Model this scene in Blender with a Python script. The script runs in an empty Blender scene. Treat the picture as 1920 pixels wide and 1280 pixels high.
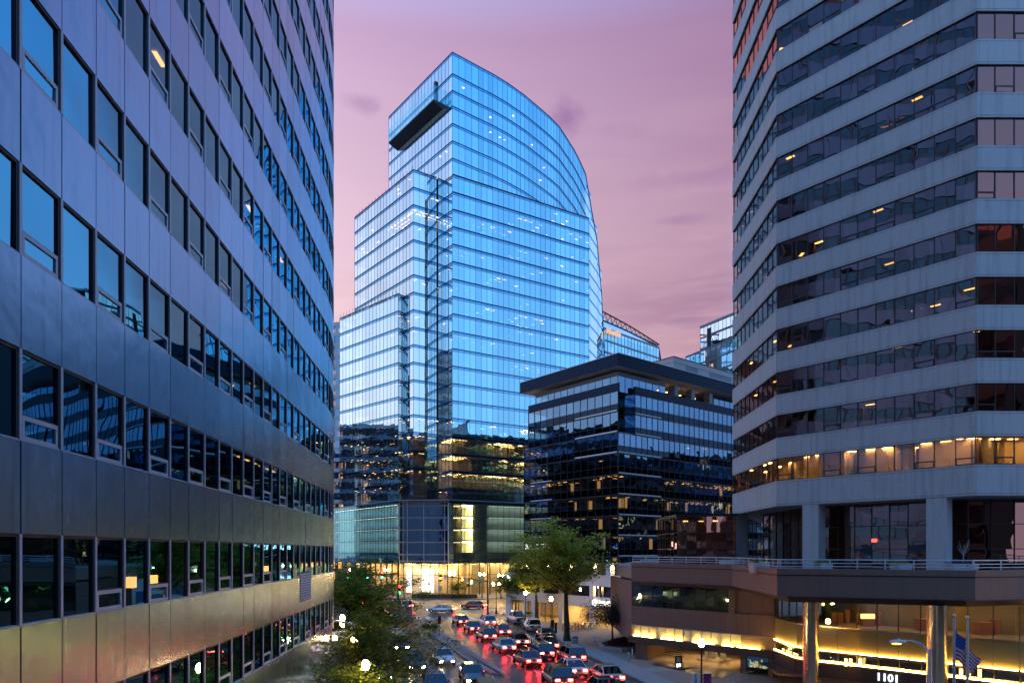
import bpy, math, random
from mathutils import Vector
RND = random.Random(11)
scene = bpy.context.scene
COL = scene.collection
H = 10.5                                   # eye height above the street
F = 1280.0                                 # focal length in photograph pixels (24 mm on 36 mm)
HY = 1032.0                                # horizon row in the photograph

# ---------------------------------------------------------------- camera, sky, sun, exposure
cam_d = bpy.data.cameras.new('camera')
cam = bpy.data.objects.new('camera', cam_d)
COL.objects.link(cam)
cam.location = (0, 0, H)
cam.rotation_euler = (math.radians(90), 0, 0)
cam_d.sensor_width = 36.0
cam_d.lens = 24.0
cam_d.shift_y = (HY - 640) / 1920
cam_d.clip_start = 0.1
cam_d.clip_end = 3000
scene.camera = cam

world = bpy.data.worlds.new('World')
scene.world = world
world.use_nodes = True


class NT:
    """small helper to wire node trees"""
    def __init__(s, tree):
        s.t = tree
        s.n = tree.nodes
        s.l = tree.links

    def new(s, typ, **kw):
        n = s.n.new(typ)
        for k, v in kw.items():
            if k.startswith('i_'):
                key = k[2:]
                key = int(key) if key.isdigit() else key.replace('_', ' ')
                if hasattr(v, 'links') or isinstance(v, bpy.types.NodeSocket):
                    s.l.new(v, n.inputs[key])
                else:
                    n.inputs[key].default_value = v
            else:
                setattr(n, k, v)
        return n

    def math(s, op, a, b=None, c=None, clamp=False):
        n = s.n.new('ShaderNodeMath')
        n.operation = op
        n.use_clamp = clamp
        for i, v in enumerate((a, b, c)):
            if v is None:
                continue
            if isinstance(v, bpy.types.NodeSocket):
                s.l.new(v, n.inputs[i])
            else:
                n.inputs[i].default_value = v
        return n.outputs[0]

    def mix(s, fac, a, b, blend='MIX'):
        n = s.n.new('ShaderNodeMix')
        n.data_type = 'RGBA'
        n.blend_type = blend
        for key, v in ((0, fac), (6, a), (7, b)):
            if isinstance(v, bpy.types.NodeSocket):
                s.l.new(v, n.inputs[key])
            else:
                n.inputs[key].default_value = v if key == 0 else (*v, 1) if len(v) == 3 else v
        return n.outputs[2]

    def ramp(s, fac, stops, interp='LINEAR'):
        n = s.n.new('ShaderNodeValToRGB')
        n.color_ramp.interpolation = interp
        e = n.color_ramp.elements
        while len(e) < len(stops):
            e.new(0.5)
        for el, (p, c) in zip(e, stops):
            el.position = p
            el.color = (*c, 1) if len(c) == 3 else c
        if isinstance(fac, bpy.types.NodeSocket):
            s.l.new(fac, n.inputs[0])
        return n.outputs[0]

    def smooth(s, v, lo, hi):
        n = s.n.new('ShaderNodeMapRange')
        n.interpolation_type = 'SMOOTHSTEP'
        s.l.new(v, n.inputs[0])
        n.inputs[1].default_value = lo
        n.inputs[2].default_value = hi
        return n.outputs[0]


def build_sky():
    t = NT(world.node_tree)
    t.n.clear()
    tc = t.new('ShaderNodeTexCoord')
    sep = t.new('ShaderNodeSeparateXYZ', i_0=tc.outputs['Generated'])
    x, y, z = sep.outputs
    # dusk: pink afterglow ahead, clear blue behind and overhead
    front = t.ramp(z, [(0, (.40, .195, .225)), (.16, (.415, .222, .262)), (.32, (.43, .275, .335)), (.48, (.365, .235, .335)), (.60, (.29, .18, .305)), (.74, (.20, .34, .72)), (1, (.10, .34, .90))])
    back = t.ramp(z, [(0, (.46, .58, .84)), (.25, (.36, .57, .96)), (.6, (.16, .44, .98)), (1, (.10, .34, .90))])
    f = t.math('MULTIPLY', t.smooth(y, -.15, .72), t.math('SUBTRACT', 1.0, t.math('MULTIPLY', t.smooth(x, .265, .375), .93)))
    c = t.mix(f, back, front)
    side = t.new('ShaderNodeMapRange', i_0=x)
    side.inputs[1].default_value = -.40
    side.inputs[2].default_value = .40
    side.inputs[3].default_value = 1.62
    side.inputs[4].default_value = .70
    sidef = t.math('MULTIPLY_ADD', t.math('SUBTRACT', side.outputs[0], 1.0), f, 1.0)
    c = t.mix(1.0, c, t.new('ShaderNodeCombineXYZ', i_0=sidef, i_1=t.math('POWER', sidef, 1.25), i_2=sidef).outputs[0], 'MULTIPLY')
    left = t.math('MULTIPLY', t.smooth(x, -.25, -.95), t.smooth(z, .60, .02))
    c = t.mix(t.math('MULTIPLY', left, .75), c, (.90, .90, 1.0))
    # long thin veils of cloud
    mp = t.new('ShaderNodeMapping', i_0=tc.outputs['Generated'])
    mp.inputs['Scale'].default_value = (1.3, 1.3, 9)
    mp.inputs['Rotation'].default_value = (0, math.radians(6), 0)
    nz = t.new('ShaderNodeTexNoise', i_Vector=mp.outputs[0], i_Scale=2.1, i_Detail=7.0, i_Roughness=.55)
    veil = t.smooth(nz.outputs[0], .43, .60)
    low = t.math('MULTIPLY', t.smooth(z, .66, .12), f)
    c = t.mix(t.math('MULTIPLY', t.math('MULTIPLY', veil, low), t.math('MULTIPLY_ADD', t.smooth(x, -.2, .3), .52, .26)), c, (.215, .11, .20))
    nz2 = t.new('ShaderNodeTexNoise', i_Vector=mp.outputs[0], i_Scale=4.2, i_Detail=6.0)
    c = t.mix(t.math('MULTIPLY', t.math('MULTIPLY', t.smooth(nz2.outputs[0], .46, .70), low), .42), c, (.70, .47, .52))
    # small dark puffs of cloud
    nzp = t.new('ShaderNodeTexNoise', i_Vector=tc.outputs['Generated'], i_Scale=14.0, i_Detail=8.0, i_Roughness=.62)
    for px, py, rx, rz, amt in ((1062, 218, .042, .026, .85), (1150, 240, .05, .014, .35), (680, 193, .028, .012, .45), (1270, 412, .04, .008, .45), (1290, 604, .03, .010, .30), (1330, 330, .09, .016, .35)):
        d = Vector(((px - 960) / F, 1, (HY - py) / F)).normalized()
        dx = t.math('DIVIDE', t.math('SUBTRACT', x, d.x), rx)
        dz = t.math('DIVIDE', t.math('SUBTRACT', z, d.z), rz)
        r = t.math('SQRT', t.math('ADD', t.math('MULTIPLY', dx, dx), t.math('MULTIPLY', dz, dz)))
        m = t.math('SUBTRACT', t.math('MULTIPLY', nzp.outputs[0], 2.3), r)
        m = t.math('MULTIPLY', t.math('MULTIPLY', t.smooth(m, .1, 1.0), t.smooth(y, .1, .3)), amt)
        c = t.mix(m, c, (.24, .13, .27))
    bg = t.new('ShaderNodeBackground', i_Color=c, i_Strength=1.0)
    t.l.new(bg.outputs[0], t.new('ShaderNodeOutputWorld').inputs[0])


build_sky()
sun_d = bpy.data.lights.new('sun', 'SUN')
sun_d.energy = 0.12
sun_d.angle = math.radians(25)
sun_d.color = (.80, .86, 1.0)
sun = bpy.data.objects.new('sun', sun_d)
sun.rotation_euler = (math.radians(55), 0, math.radians(-35))
COL.objects.link(sun)

scene.view_settings.view_transform = 'Standard'
scene.view_settings.look = 'None'
scene.view_settings.exposure = 0.58
scene.view_settings.gamma = 1.0
cy = scene.cycles
cy.max_bounces = 7
cy.diffuse_bounces = 2
cy.glossy_bounces = 4
cy.transmission_bounces = 4
cy.transparent_max_bounces = 10
cy.caustics_reflective = False
cy.caustics_refractive = False
cy.sample_clamp_indirect = 4.0
cy.use_denoising = True
cy.blur_glossy = 0.3

# ---------------------------------------------------------------- helpers


def px2(px, py, Z):
    return Vector(((px - 960) / F * Z, Z, H + (HY - py) / F * Z))


def gp(px, py):
    Z = H * F / (py - HY)
    return ((px - 960) / F * Z, Z)


def V(*a):
    return Vector(a)


class Wall:
    """a straight facade seen from outside: p0 its left end, p1 its right end"""
    def __init__(s, p0, p1):
        s.p0 = Vector(p0[:2])
        s.p1 = Vector(p1[:2])
        d = s.p1 - s.p0
        s.L = d.length
        s.d = d / s.L
        s.n = Vector((s.d.y, -s.d.x))

    def at(s, u, z, o=0.0):
        p = s.p0 + s.d * u + s.n * o
        return Vector((p.x, p.y, z))

    def u_of(s, px):
        k = (px - 960) / F
        return (k * s.p0.y - s.p0.x) / (s.d.x - k * s.d.y)


class MB:
    def __init__(s):
        s.v, s.f, s.m, s.s, s.g = [], [], [], [], []
        s.k = 0

    def add(s, vs, fs, m=0, smooth=False):
        b = len(s.v)
        s.v += [tuple(q) for q in vs]
        for f in fs:
            s.f.append([i + b for i in f])
            s.m.append(m)
            s.s.append(smooth)
            s.g.append(s.k)
        s.k += 1

    def quad(s, a, b, c, d, m=0):
        s.add((a, b, c, d), ((0, 1, 2, 3),), m)

    def hexa(s, c, m=0):
        s.add(c, ((3, 2, 1, 0), (4, 5, 6, 7), (0, 1, 5, 4), (1, 2, 6, 5), (2, 3, 7, 6), (3, 0, 4, 7)), m)

    def box(s, x0, x1, y0, y1, z0, z1, m=0):
        s.hexa([V(x0, y0, z0), V(x1, y0, z0), V(x1, y1, z0), V(x0, y1, z0), V(x0, y0, z1), V(x1, y0, z1), V(x1, y1, z1), V(x0, y1, z1)], m)

    def wbox(s, w, u0, u1, z0, z1, o0, o1, m=0):
        """box on a wall: along u, up z, from depth o0 (inside) to o1 (outside)"""
        a = w.at
        s.hexa([a(u0, z0, o1), a(u1, z0, o1), a(u1, z0, o0), a(u0, z0, o0), a(u0, z1, o1), a(u1, z1, o1), a(u1, z1, o0), a(u0, z1, o0)], m)

    def pane(s, w, u0, u1, z0, z1, o, m=0, jit=0.0):
        g = lambda: o + (RND.uniform(-jit, jit) if jit else 0)
        g1, g2, g3 = g(), g(), g()
        s.quad(w.at(u0, z0, g1), w.at(u1, z0, g2), w.at(u1, z1, g3), w.at(u0, z1, g1 + g3 - g2), m)

    def prism(s, pts, z0, z1, m=0, mtop=None, bottom=True):
        n = len(pts)
        area = sum(pts[i][0] * pts[(i + 1) % n][1] - pts[(i + 1) % n][0] * pts[i][1] for i in range(n))
        if area < 0:
            pts = list(pts)[::-1]
        vs = [V(p[0], p[1], z0) for p in pts] + [V(p[0], p[1], z1) for p in pts]
        s.add(vs, [(i, (i + 1) % n, (i + 1) % n + n, i + n) for i in range(n)], m)
        s.add(vs[n:], [tuple(range(n))], m if mtop is None else mtop)
        if bottom:
            s.add(vs[:n], [tuple(range(n))[::-1]], m)

    def tube(s, pts, r, n=8, m=0, cap=True, smooth=True):
        pts = [Vector(p) for p in pts]
        if not isinstance(r, (list, tuple)):
            r = [r] * len(pts)
        vs, fs = [], []
        up = None
        for i, p in enumerate(pts):
            d = (pts[min(i + 1, len(pts) - 1)] - pts[max(i - 1, 0)])
            if d.length < 1e-9:
                d = V(0, 0, 1)
            d.normalize()
            if up is None:
                up = d.orthogonal().normalized()
            up = (up - d * up.dot(d))
            up = up.normalized() if up.length > 1e-6 else d.orthogonal().normalized()
            q = d.cross(up)
            for k in range(n):
                a = 2 * math.pi * k / n
                vs.append(p + (up * math.cos(a) + q * math.sin(a)) * r[i])
        for i in range(len(pts) - 1):
            for k in range(n):
                fs.append((i * n + k, i * n + (k + 1) % n, (i + 1) * n + (k + 1) % n, (i + 1) * n + k))
        s.add(vs, fs, m, smooth)
        if cap:
            L = len(pts) - 1
            s.add(vs[:n], [tuple(range(n))[::-1]], m)
            s.add(vs[L * n:], [tuple(range(n))], m)

    def lathe(s, c, prof, n=16, m=0, smooth=True):
        c = Vector(c)
        vs, fs = [], []
        for r, z in prof:
            for k in range(n):
                a = 2 * math.pi * k / n
                vs.append(c + V(r * math.cos(a), r * math.sin(a), z))
        for i in range(len(prof) - 1):
            for k in range(n):
                fs.append((i * n + k, i * n + (k + 1) % n, (i + 1) * n + (k + 1) % n, (i + 1) * n + k))
        s.add(vs, fs, m, smooth)

    def ball(s, c, r, n=12, m=0, sx=1, sy=1, sz=1):
        pr = [(max(1e-4, math.sin(math.pi * i / (n // 2))), -math.cos(math.pi * i / (n // 2))) for i in range(n // 2 + 1)]
        b = len(s.v)
        s.lathe((0, 0, 0), pr, n, m)
        for i in range(b, len(s.v)):
            q = s.v[i]
            s.v[i] = (c[0] + q[0] * r * sx, c[1] + q[1] * r * sy, c[2] + q[2] * r * sz)

    def build_each(s, name, mats, parent=None):
        """every piece added becomes a mesh object of its own"""
        for k in sorted(set(s.g)):
            b = MB()
            idx = {}
            for f, m, sm, g in zip(s.f, s.m, s.s, s.g):
                if g == k:
                    for i in f:
                        if i not in idx:
                            idx[i] = len(b.v)
                            b.v.append(s.v[i])
                    b.f.append([idx[i] for i in f])
                    b.m.append(m)
                    b.s.append(sm)
            b.build(name, mats, parent)

    def build(s, name, mats, parent=None, rel=True):
        me = bpy.data.meshes.new(name)
        off = parent_offset(parent) if (parent is not None and rel) else Vector((0, 0, 0))
        if off.length > 0:
            ox, oy, oz = off
            me.from_pydata([(x - ox, y - oy, z - oz) for x, y, z in s.v], [], s.f)
        else:
            me.from_pydata(s.v, [], s.f)
        if not isinstance(mats, (list, tuple)):
            mats = [mats]
        for m in mats:
            me.materials.append(m)
        me.polygons.foreach_set('material_index', s.m)
        me.polygons.foreach_set('use_smooth', s.s)
        me.update()
        o = bpy.data.objects.new(name, me)
        COL.objects.link(o)
        if parent is not None:
            o.parent = parent
        return o


def parent_offset(o):
    v = Vector((0, 0, 0))
    while o is not None:
        v += o.location
        o = o.parent
    return v


def tag(o, label=None, cat=None, group=None, kind=None):
    if label:
        o['label'] = label
    if cat:
        o['category'] = cat
    if group:
        o['group'] = group
    if kind:
        o['kind'] = kind
    return o


def thing(name, label, cat, loc=(0, 0, 0), rz=0.0, group=None):
    o = bpy.data.objects.new(name, None)
    COL.objects.link(o)
    o.location = loc
    o.rotation_euler = (0, 0, rz)
    o.empty_display_size = .2
    return tag(o, label, cat, group)


KIDS = {}


def kids_of(o):
    return [c for c in bpy.data.objects if c.parent is o]


def copy_thing(o, loc, rz, label, group=None, mats=None):
    def rec(src, par):
        c = src.copy()
        COL.objects.link(c)
        if par is not None:
            c.parent = par
        for k in KIDS.setdefault(src.name, kids_of(src)):
            rec(k, c)
        return c
    r = rec(o, None)
    r.location = loc
    r.rotation_euler = (0, 0, rz)
    r['label'] = label
    if group:
        r['group'] = group
    return r


def text_mesh(name, body, size, mat, parent, origin, ux, uz, depth=.03, align='CENTER', extr=True, bold=.012):
    """raised lettering as a mesh: origin is the baseline centre, ux the reading direction, uz up"""
    cu = bpy.data.curves.new(name, 'FONT')
    cu.body = body
    cu.size = size
    cu.align_x = align
    cu.extrude = depth if extr else 0
    cu.resolution_u = 2
    cu.offset = size * bold
    tmp = bpy.data.objects.new(name + '_tmp', cu)
    COL.objects.link(tmp)
    dg = bpy.context.evaluated_depsgraph_get()
    me = bpy.data.meshes.new_from_object(tmp.evaluated_get(dg))
    bpy.data.objects.remove(tmp)
    bpy.data.curves.remove(cu)
    ux = Vector(ux).normalized()
    uz = Vector(uz).normalized()
    un = ux.cross(uz)
    off = parent_offset(parent) if parent is not None else Vector((0, 0, 0))
    for v in me.vertices:
        c = v.co.copy()
        v.co = Vector(origin) + ux * c.x + uz * c.y + un * c.z - off
    me.materials.clear()
    me.materials.append(mat)
    o = bpy.data.objects.new(name, me)
    COL.objects.link(o)
    if parent is not None:
        o.parent = parent
    return o


# ---------------------------------------------------------------- materials
MATS = {}


def mat(name):
    m = bpy.data.materials.new(name)
    m.use_nodes = True
    t = NT(m.node_tree)
    t.n.clear()
    out = t.new('ShaderNodeOutputMaterial')
    return m, t, out


def pbr(name, col, rough=.6, metal=0.0, var=.12, scale=3.0, bump=0.0, bscale=20.0, stain=0.0, spec=.5, coat=0.0, stretch=(1, 1, 1), rvar=.1):
    """principled material with procedural variation in colour, roughness and relief"""
    m, t, out = mat(name)
    tc = t.new('ShaderNodeTexCoord')
    mp = t.new('ShaderNodeMapping', i_0=tc.outputs['Object'])
    mp.inputs['Scale'].default_value = stretch
    n1 = t.new('ShaderNodeTexNoise', i_Vector=mp.outputs[0], i_Scale=scale, i_Detail=6.0, i_Roughness=.6)
    k = t.math('MULTIPLY_ADD', t.math('SUBTRACT', n1.outputs[0], .5), 2 * var, 1.0)
    c = t.mix(1.0, (*col, 1), t.new('ShaderNodeCombineXYZ', i_0=k, i_1=k, i_2=k).outputs[0], 'MULTIPLY')
    if stain:
        mp2 = t.new('ShaderNodeMapping', i_0=tc.outputs['Object'])
        mp2.inputs['Scale'].default_value = (2.2, 2.2, .18)
        n2 = t.new('ShaderNodeTexNoise', i_Vector=mp2.outputs[0], i_Scale=1.4, i_Detail=5.0)
        c = t.mix(t.math('MULTIPLY', t.smooth(n2.outputs[0], .46, .70), stain), c, tuple(q * .35 for q in col))
    b = t.new('ShaderNodeBsdfPrincipled')
    t.l.new(c, b.inputs['Base Color'])
    b.inputs['Metallic'].default_value = metal
    b.inputs['Specular IOR Level'].default_value = spec
    b.inputs['Coat Weight'].default_value = coat
    t.l.new(t.math('MULTIPLY_ADD', n1.outputs[0], rvar, rough - rvar / 2, clamp=True), b.inputs['Roughness'])
    if bump:
        n3 = t.new('ShaderNodeTexNoise', i_Vector=mp.outputs[0], i_Scale=bscale, i_Detail=5.0)
        bp = t.new('ShaderNodeBump', i_Height=n3.outputs[0], i_Strength=bump, i_Distance=.02)
        t.l.new(bp.outputs[0], b.inputs['Normal'])
    t.l.new(b.outputs[0], out.inputs[0])
    MATS[name] = m
    return m


def glow(name, col, strength, var=0.0, scale=3.0):
    m, t, out = mat(name)
    e = t.new('ShaderNodeEmission', i_Color=(*col, 1), i_Strength=strength)
    if var:
        tc = t.new('ShaderNodeTexCoord')
        g = t.new('ShaderNodeNewGeometry')
        k = t.math('MULTIPLY_ADD', t.math('SUBTRACT', g.outputs['Random Per Island'], .5), 2 * var * strength, strength)
        t.l.new(k, e.inputs[1])
    t.l.new(e.outputs[0], out.inputs[0])
    return m


def glazing(name, tint, r0, trans, wave=.01, wscale=.5, rough=0.0, isl=.12, tilt=.0):
    """coated window glass: mirror-like coat in front of clear glass, each pane slightly warped"""
    m, t, out = mat(name)
    tc = t.new('ShaderNodeTexCoord')
    g = t.new('ShaderNodeNewGeometry')
    rnd = g.outputs['Random Per Island']
    k = t.math('MULTIPLY_ADD', t.math('SUBTRACT', rnd, .5), 2 * isl, 1.0)
    col = t.mix(1.0, (*tint, 1), t.new('ShaderNodeCombineXYZ', i_0=k, i_1=k, i_2=k).outputs[0], 'MULTIPLY')
    off = t.new('ShaderNodeVectorMath', operation='ADD', i_0=tc.outputs['Object'])
    t.l.new(t.math('MULTIPLY', rnd, 57.0), t.new('ShaderNodeCombineXYZ').inputs[0])
    cx = t.n[-1]
    t.l.new(t.math('MULTIPLY', rnd, 57.0), cx.inputs[2])
    t.l.new(cx.outputs[0], off.inputs[1])
    nz = t.new('ShaderNodeTexNoise', i_Vector=off.outputs[0], i_Scale=wscale, i_Detail=1.0)
    bp = t.new('ShaderNodeBump', i_Height=nz.outputs[0], i_Strength=1.0, i_Distance=wave)
    gl = t.new('ShaderNodeBsdfGlossy', i_Color=col, i_Roughness=rough)
    t.l.new(bp.outputs[0], gl.inputs['Normal'])
    tr = t.new('ShaderNodeBsdfTransparent', i_Color=(*trans, 1))
    fr = t.new('ShaderNodeFresnel', i_IOR=1.5)
    fac = t.math('MULTIPLY_ADD', fr.outputs[0], 1 - r0, r0, clamp=True)
    mx = t.new('ShaderNodeMixShader', i_0=fac)
    t.l.new(tr.outputs[0], mx.inputs[1])
    t.l.new(gl.outputs[0], mx.inputs[2])
    t.l.new(mx.outputs[0], out.inputs[0])
    return m


def brushed(name, col, rough, wave=.004):
    m, t, out = mat(name)
    tc = t.new('ShaderNodeTexCoord')
    mp = t.new('ShaderNodeMapping', i_0=tc.outputs['Object'])
    mp.inputs['Scale'].default_value = (9, 9, .25)
    n1 = t.new('ShaderNodeTexNoise', i_Vector=mp.outputs[0], i_Scale=2.0, i_Detail=6.0, i_Roughness=.7)
    g = t.new('ShaderNodeNewGeometry')
    k = t.math('MULTIPLY_ADD', t.math('SUBTRACT', n1.outputs[0], .5), .14, 1.0)
    k = t.math('ADD', k, t.math('MULTIPLY', t.math('SUBTRACT', g.outputs['Random Per Island'], .5), .22))
    c = t.mix(1.0, (*col, 1), t.new('ShaderNodeCombineXYZ', i_0=k, i_1=k, i_2=k).outputs[0], 'MULTIPLY')
    mp3 = t.new('ShaderNodeMapping', i_0=tc.outputs['Object'])
    mp3.inputs['Scale'].default_value = (3.0, 3.0, .12)
    n5 = t.new('ShaderNodeTexNoise', i_Vector=mp3.outputs[0], i_Scale=1.6, i_Detail=6.0, i_Roughness=.65)
    c = t.mix(t.math('MULTIPLY', t.smooth(n5.outputs[0], .50, .74), .38), c, tuple(q * .45 for q in col))
    n2 = t.new('ShaderNodeTexNoise', i_Vector=tc.outputs['Object'], i_Scale=.9, i_Detail=2.0)
    n4 = t.new('ShaderNodeTexNoise', i_Vector=mp.outputs[0], i_Scale=5.0, i_Detail=3.0)
    hh = t.math('ADD', n2.outputs[0], t.math('MULTIPLY', n4.outputs[0], .004))
    bp = t.new('ShaderNodeBump', i_Height=hh, i_Strength=1.0, i_Distance=wave * 3)
    b = t.new('ShaderNodeBsdfPrincipled')
    t.l.new(c, b.inputs['Base Color'])
    b.inputs['Metallic'].default_value = 1.0
    b.inputs['Anisotropic'].default_value = .35
    t.l.new(t.math('MULTIPLY_ADD', n1.outputs[0], .05, rough - .02, clamp=True), b.inputs['Roughness'])
    t.l.new(bp.outputs[0], b.inputs['Normal'])
    t.l.new(b.outputs[0], out.inputs[0])
    return m


M = {}
M['asphalt'] = pbr('asphalt', (.040, .042, .048), .36, var=.35, scale=.5, bump=.35, bscale=30, rvar=.3)
M['pavement'] = pbr('pavement', (.26, .25, .25), .8, var=.22, scale=.7, bump=.2, bscale=12)
M['brick_paving'] = pbr('brick_paving', (.32, .245, .195), .8, var=.3, scale=2.5, bump=.3, bscale=16)
M['kerb'] = pbr('kerb', (.30, .29, .28), .8, var=.2, scale=2)
M['white_paint'] = pbr('white_paint', (.72, .72, .72), .6, var=.3, scale=6)
M['yellow_paint'] = pbr('yellow_paint', (.60, .38, .04), .6, var=.3, scale=6)
M['green_paint'] = pbr('green_paint', (.03, .20, .15), .6, var=.25, scale=2)
M['alu'] = brushed('brushed_aluminium', (.245, .425, .62), .26, .009)
M['alu_frame'] = pbr('aluminium_frame', (.38, .46, .55), .40, metal=.25, var=.08)
M['gasket'] = pbr('dark_gasket', (.012, .014, .018), .5)
M['dark_metal'] = pbr('dark_metal', (.02, .022, .027), .4, metal=.4)
M['black'] = pbr('black_metal', (.012, .012, .013), .45)
M['concrete'] = pbr('precast_concrete', (.43, .46, .49), .85, var=.16, scale=5, bump=.5, bscale=14, stain=.30)
M['soffit'] = pbr('soffit', (.24, .24, .25), .8)
M['room'] = pbr('office_interior', (.16, .15, .14), .9, var=.3, scale=.4)
M['room_dark'] = pbr('dark_interior', (.035, .035, .038), .9, var=.4, scale=.5)
M['ceiling'] = pbr('office_ceiling', (.42, .40, .37), .9)
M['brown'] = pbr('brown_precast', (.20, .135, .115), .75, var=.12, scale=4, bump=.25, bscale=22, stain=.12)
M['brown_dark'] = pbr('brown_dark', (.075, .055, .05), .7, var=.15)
M['white_wall'] = pbr('white_wall', (.66, .66, .68), .8, var=.06, scale=1.0, stain=.08)
M['navy'] = pbr('navy_panel', (.012, .028, .055), .5, var=.15, scale=2, spec=.1)
M['navy_fascia'] = pbr('navy_fascia', (.010, .028, .055), .6, var=.12, scale=1.2, spec=.12)
M['grey_panel'] = pbr('grey_panel', (.42, .40, .40), .8, var=.08, scale=.6)
M['grey_louver'] = pbr('grey_louver', (.20, .22, .25), .7)
M['rail'] = pbr('painted_rail', (.55, .60, .66), .4, metal=.3)
M['brass'] = brushed('polished_brass', (.66, .52, .34), .22, .001)
M['wood'] = pbr('wood', (.20, .085, .03), .55, var=.3, scale=2.0, stretch=(1, 1, .15))
M['bark'] = pbr('bark', (.045, .034, .026), .95, var=.4, scale=6, bump=.8, bscale=20, stretch=(1, 1, .3))
M['soil'] = pbr('soil', (.035, .022, .016), .95, var=.4, bump=.8, bscale=12)
M['rubber'] = pbr('rubber', (.012, .012, .012), .8)
M['chrome'] = pbr('wheel_metal', (.45, .46, .48), .3, metal=1.0)
M['concrete_plain'] = pbr('concrete_plain', (.34, .33, .32), .85, var=.15, scale=3, bump=.3)
M['sign_green'] = pbr('sign_green', (.01, .22, .12), .5)
M['sign_white'] = pbr('sign_white', (.75, .75, .75), .5)
M['sign_yellow'] = pbr('signal_yellow', (.60, .33, .02), .5)
M['purple'] = pbr('banner_purple', (.13, .02, .12), .6)
M['flag_red'] = pbr('flag_red', (.30, .05, .08), .9)
M['flag_white'] = pbr('flag_white', (.5, .48, .55), .9)
M['flag_blue'] = pbr('flag_blue', (.04, .07, .28), .9)
M['pot'] = pbr('planter_pot', (.45, .48, .52), .7)
M['olive'] = pbr('olive_glass', (.32, .26, .085), .18, var=.15, scale=.6, spec=.8)
M['frost'] = pbr('frosted_panel', (.60, .58, .52), .6, var=.05)

M['g_left'] = glazing('left_window_glass', (.24, .72, 1.0), .36, (.30, .30, .30), wave=.020, wscale=.35)
M['g_tower'] = glazing('tower_glass', (.38, .83, 1.0), .76, (.75, .70, .62), wave=.014, wscale=.45, isl=.15)
M['g_tower_low'] = glazing('tower_dark_reflection_glass', (.50, .82, 1.0), .42, (.86, .80, .68), wave=.012, wscale=.45, isl=.08)  # dark reflections of the low floors put into a less mirrored glass copy
M['g_pale_sheen'] = glazing('pale_sheen_glass', (.80, .97, 1.0), .80, (.75, .70, .62), wave=.014, wscale=.45, isl=.12)  # bright sky reflection of the tower's left faces put into a paler glass
M['g_spandrel'] = glazing('tower_spandrel_glass', (.20, .52, .80), .75, (.05, .10, .16), wave=.008, wscale=.5, isl=.08)
M['g_teal'] = glazing('podium_teal_glass', (.35, .80, .88), .26, (.74, .94, .96), wave=.008, wscale=.5, isl=.10)
M['g_dark'] = glazing('dark_glass', (.34, .64, 1.0), .27, (.50, .46, .40), wave=.035, wscale=.42, isl=.10)
M['g_bronze'] = glazing('bronze_glass', (.95, .44, .38), .28, (.62, .50, .36), wave=.020, wscale=.42, isl=.08)
M['g_clear'] = glazing('clear_glass', (.9, .95, 1.0), .10, (.88, .86, .82), wave=.01, wscale=.5)
M['g_shop'] = glazing('shop_glass', (.7, .8, .8), .10, (.80, .76, .66), wave=.01, wscale=.5)
M['g_car'] = glazing('car_glass', (.5, .6, .7), .06, (.05, .06, .07), wave=.0, wscale=.5)

WARM = (1.0, .60, .24)
M['lamp'] = glow('lamp_globe', (1.0, .60, .23), 95)
M['office_light'] = glow('office_light', (1.0, .54, .14), 4.5, var=.5)
M['tower_light'] = glow('tower_light', (1.0, .56, .20), 9, var=.6)
M['office_dim'] = glow('office_dim_light', (1.0, .58, .24), 3.2, var=.7)
M['cove'] = glow('cove_light', (1.0, .54, .11), 26)
M['strip'] = glow('strip_light', (1.0, .62, .10), 55)
M['screen'] = glow('lobby_screen', (.95, .98, 1.0), 2.4)
M['sign_lit'] = glow('lit_letters', (1.0, .95, .85), 3.0)
M['sign_warm'] = glow('lit_warm_letters', (1.0, .60, .45), .62)
M['red_lit'] = glow('red_light', (1.0, .03, .02), 26)
M['tail'] = glow('tail_light', (1.0, .03, .02), 80)
M['head'] = glow('head_light', (1.0, .80, .52), 90)
M['green_lit'] = glow('green_light', (.05, 1.0, .55), 14)
M['amber_lit'] = glow('amber_light', (1.0, .42, .03), 14)
M['added_blind_light'] = glow('added_blind_light', (.90, 1.0, .92), 3.4)
M['g_navy'] = glazing('navy_bay_glass', (.22, .38, .62), .07, (.05, .07, .10), wave=.02, wscale=.4)
M['warm_hall'] = glow('hall_light', (1.0, .60, .22), 34, var=.5)
M['g_black'] = glazing('black_strip_glass', (.5, .62, .55), .10, (.16, .16, .14), wave=.03, wscale=.4)
M['cream'] = pbr('added_cream_partition', (.55, .45, .30), .85, var=.25, scale=.6)
M['exit'] = glow('exit_sign_light', (1.0, .05, .04), 4)
M['shop_lit'] = glow('shop_ceiling_light', (1.0, .62, .22), 42)
# ---------------------------------------------------------------- ground
AX = 300


def slab(name, pts, z0, z1, m, mtop=None):
    b = MB()
    b.prism(pts, z0, z1, 0, 1 if mtop else None, bottom=False)
    return tag(b.build(name, [m] + ([mtop] if mtop else [])), kind='structure')


g = MB()
g.quad(V(-900, -300, -.05), V(900, -300, -.05), V(900, 1500, -.05), V(-900, 1500, -.05))
tag(g.build('ground', M['pavement']), kind='structure')
g = MB()
N_ = 40
g.prism([(-2, -60), (40, -60), (40, 60), (20, 130), (70, 150), (140, 175), (140, 215), (30, 175), (-10, 153), (-26, 152), (-80, 232), (-110, 232), (-60, 150), (-140, 140), (-140, 95), (-40, 95), (-25, 60)], -.06, 0, 0, bottom=False)
tag(g.build('road', M['asphalt']), kind='structure')

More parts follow.
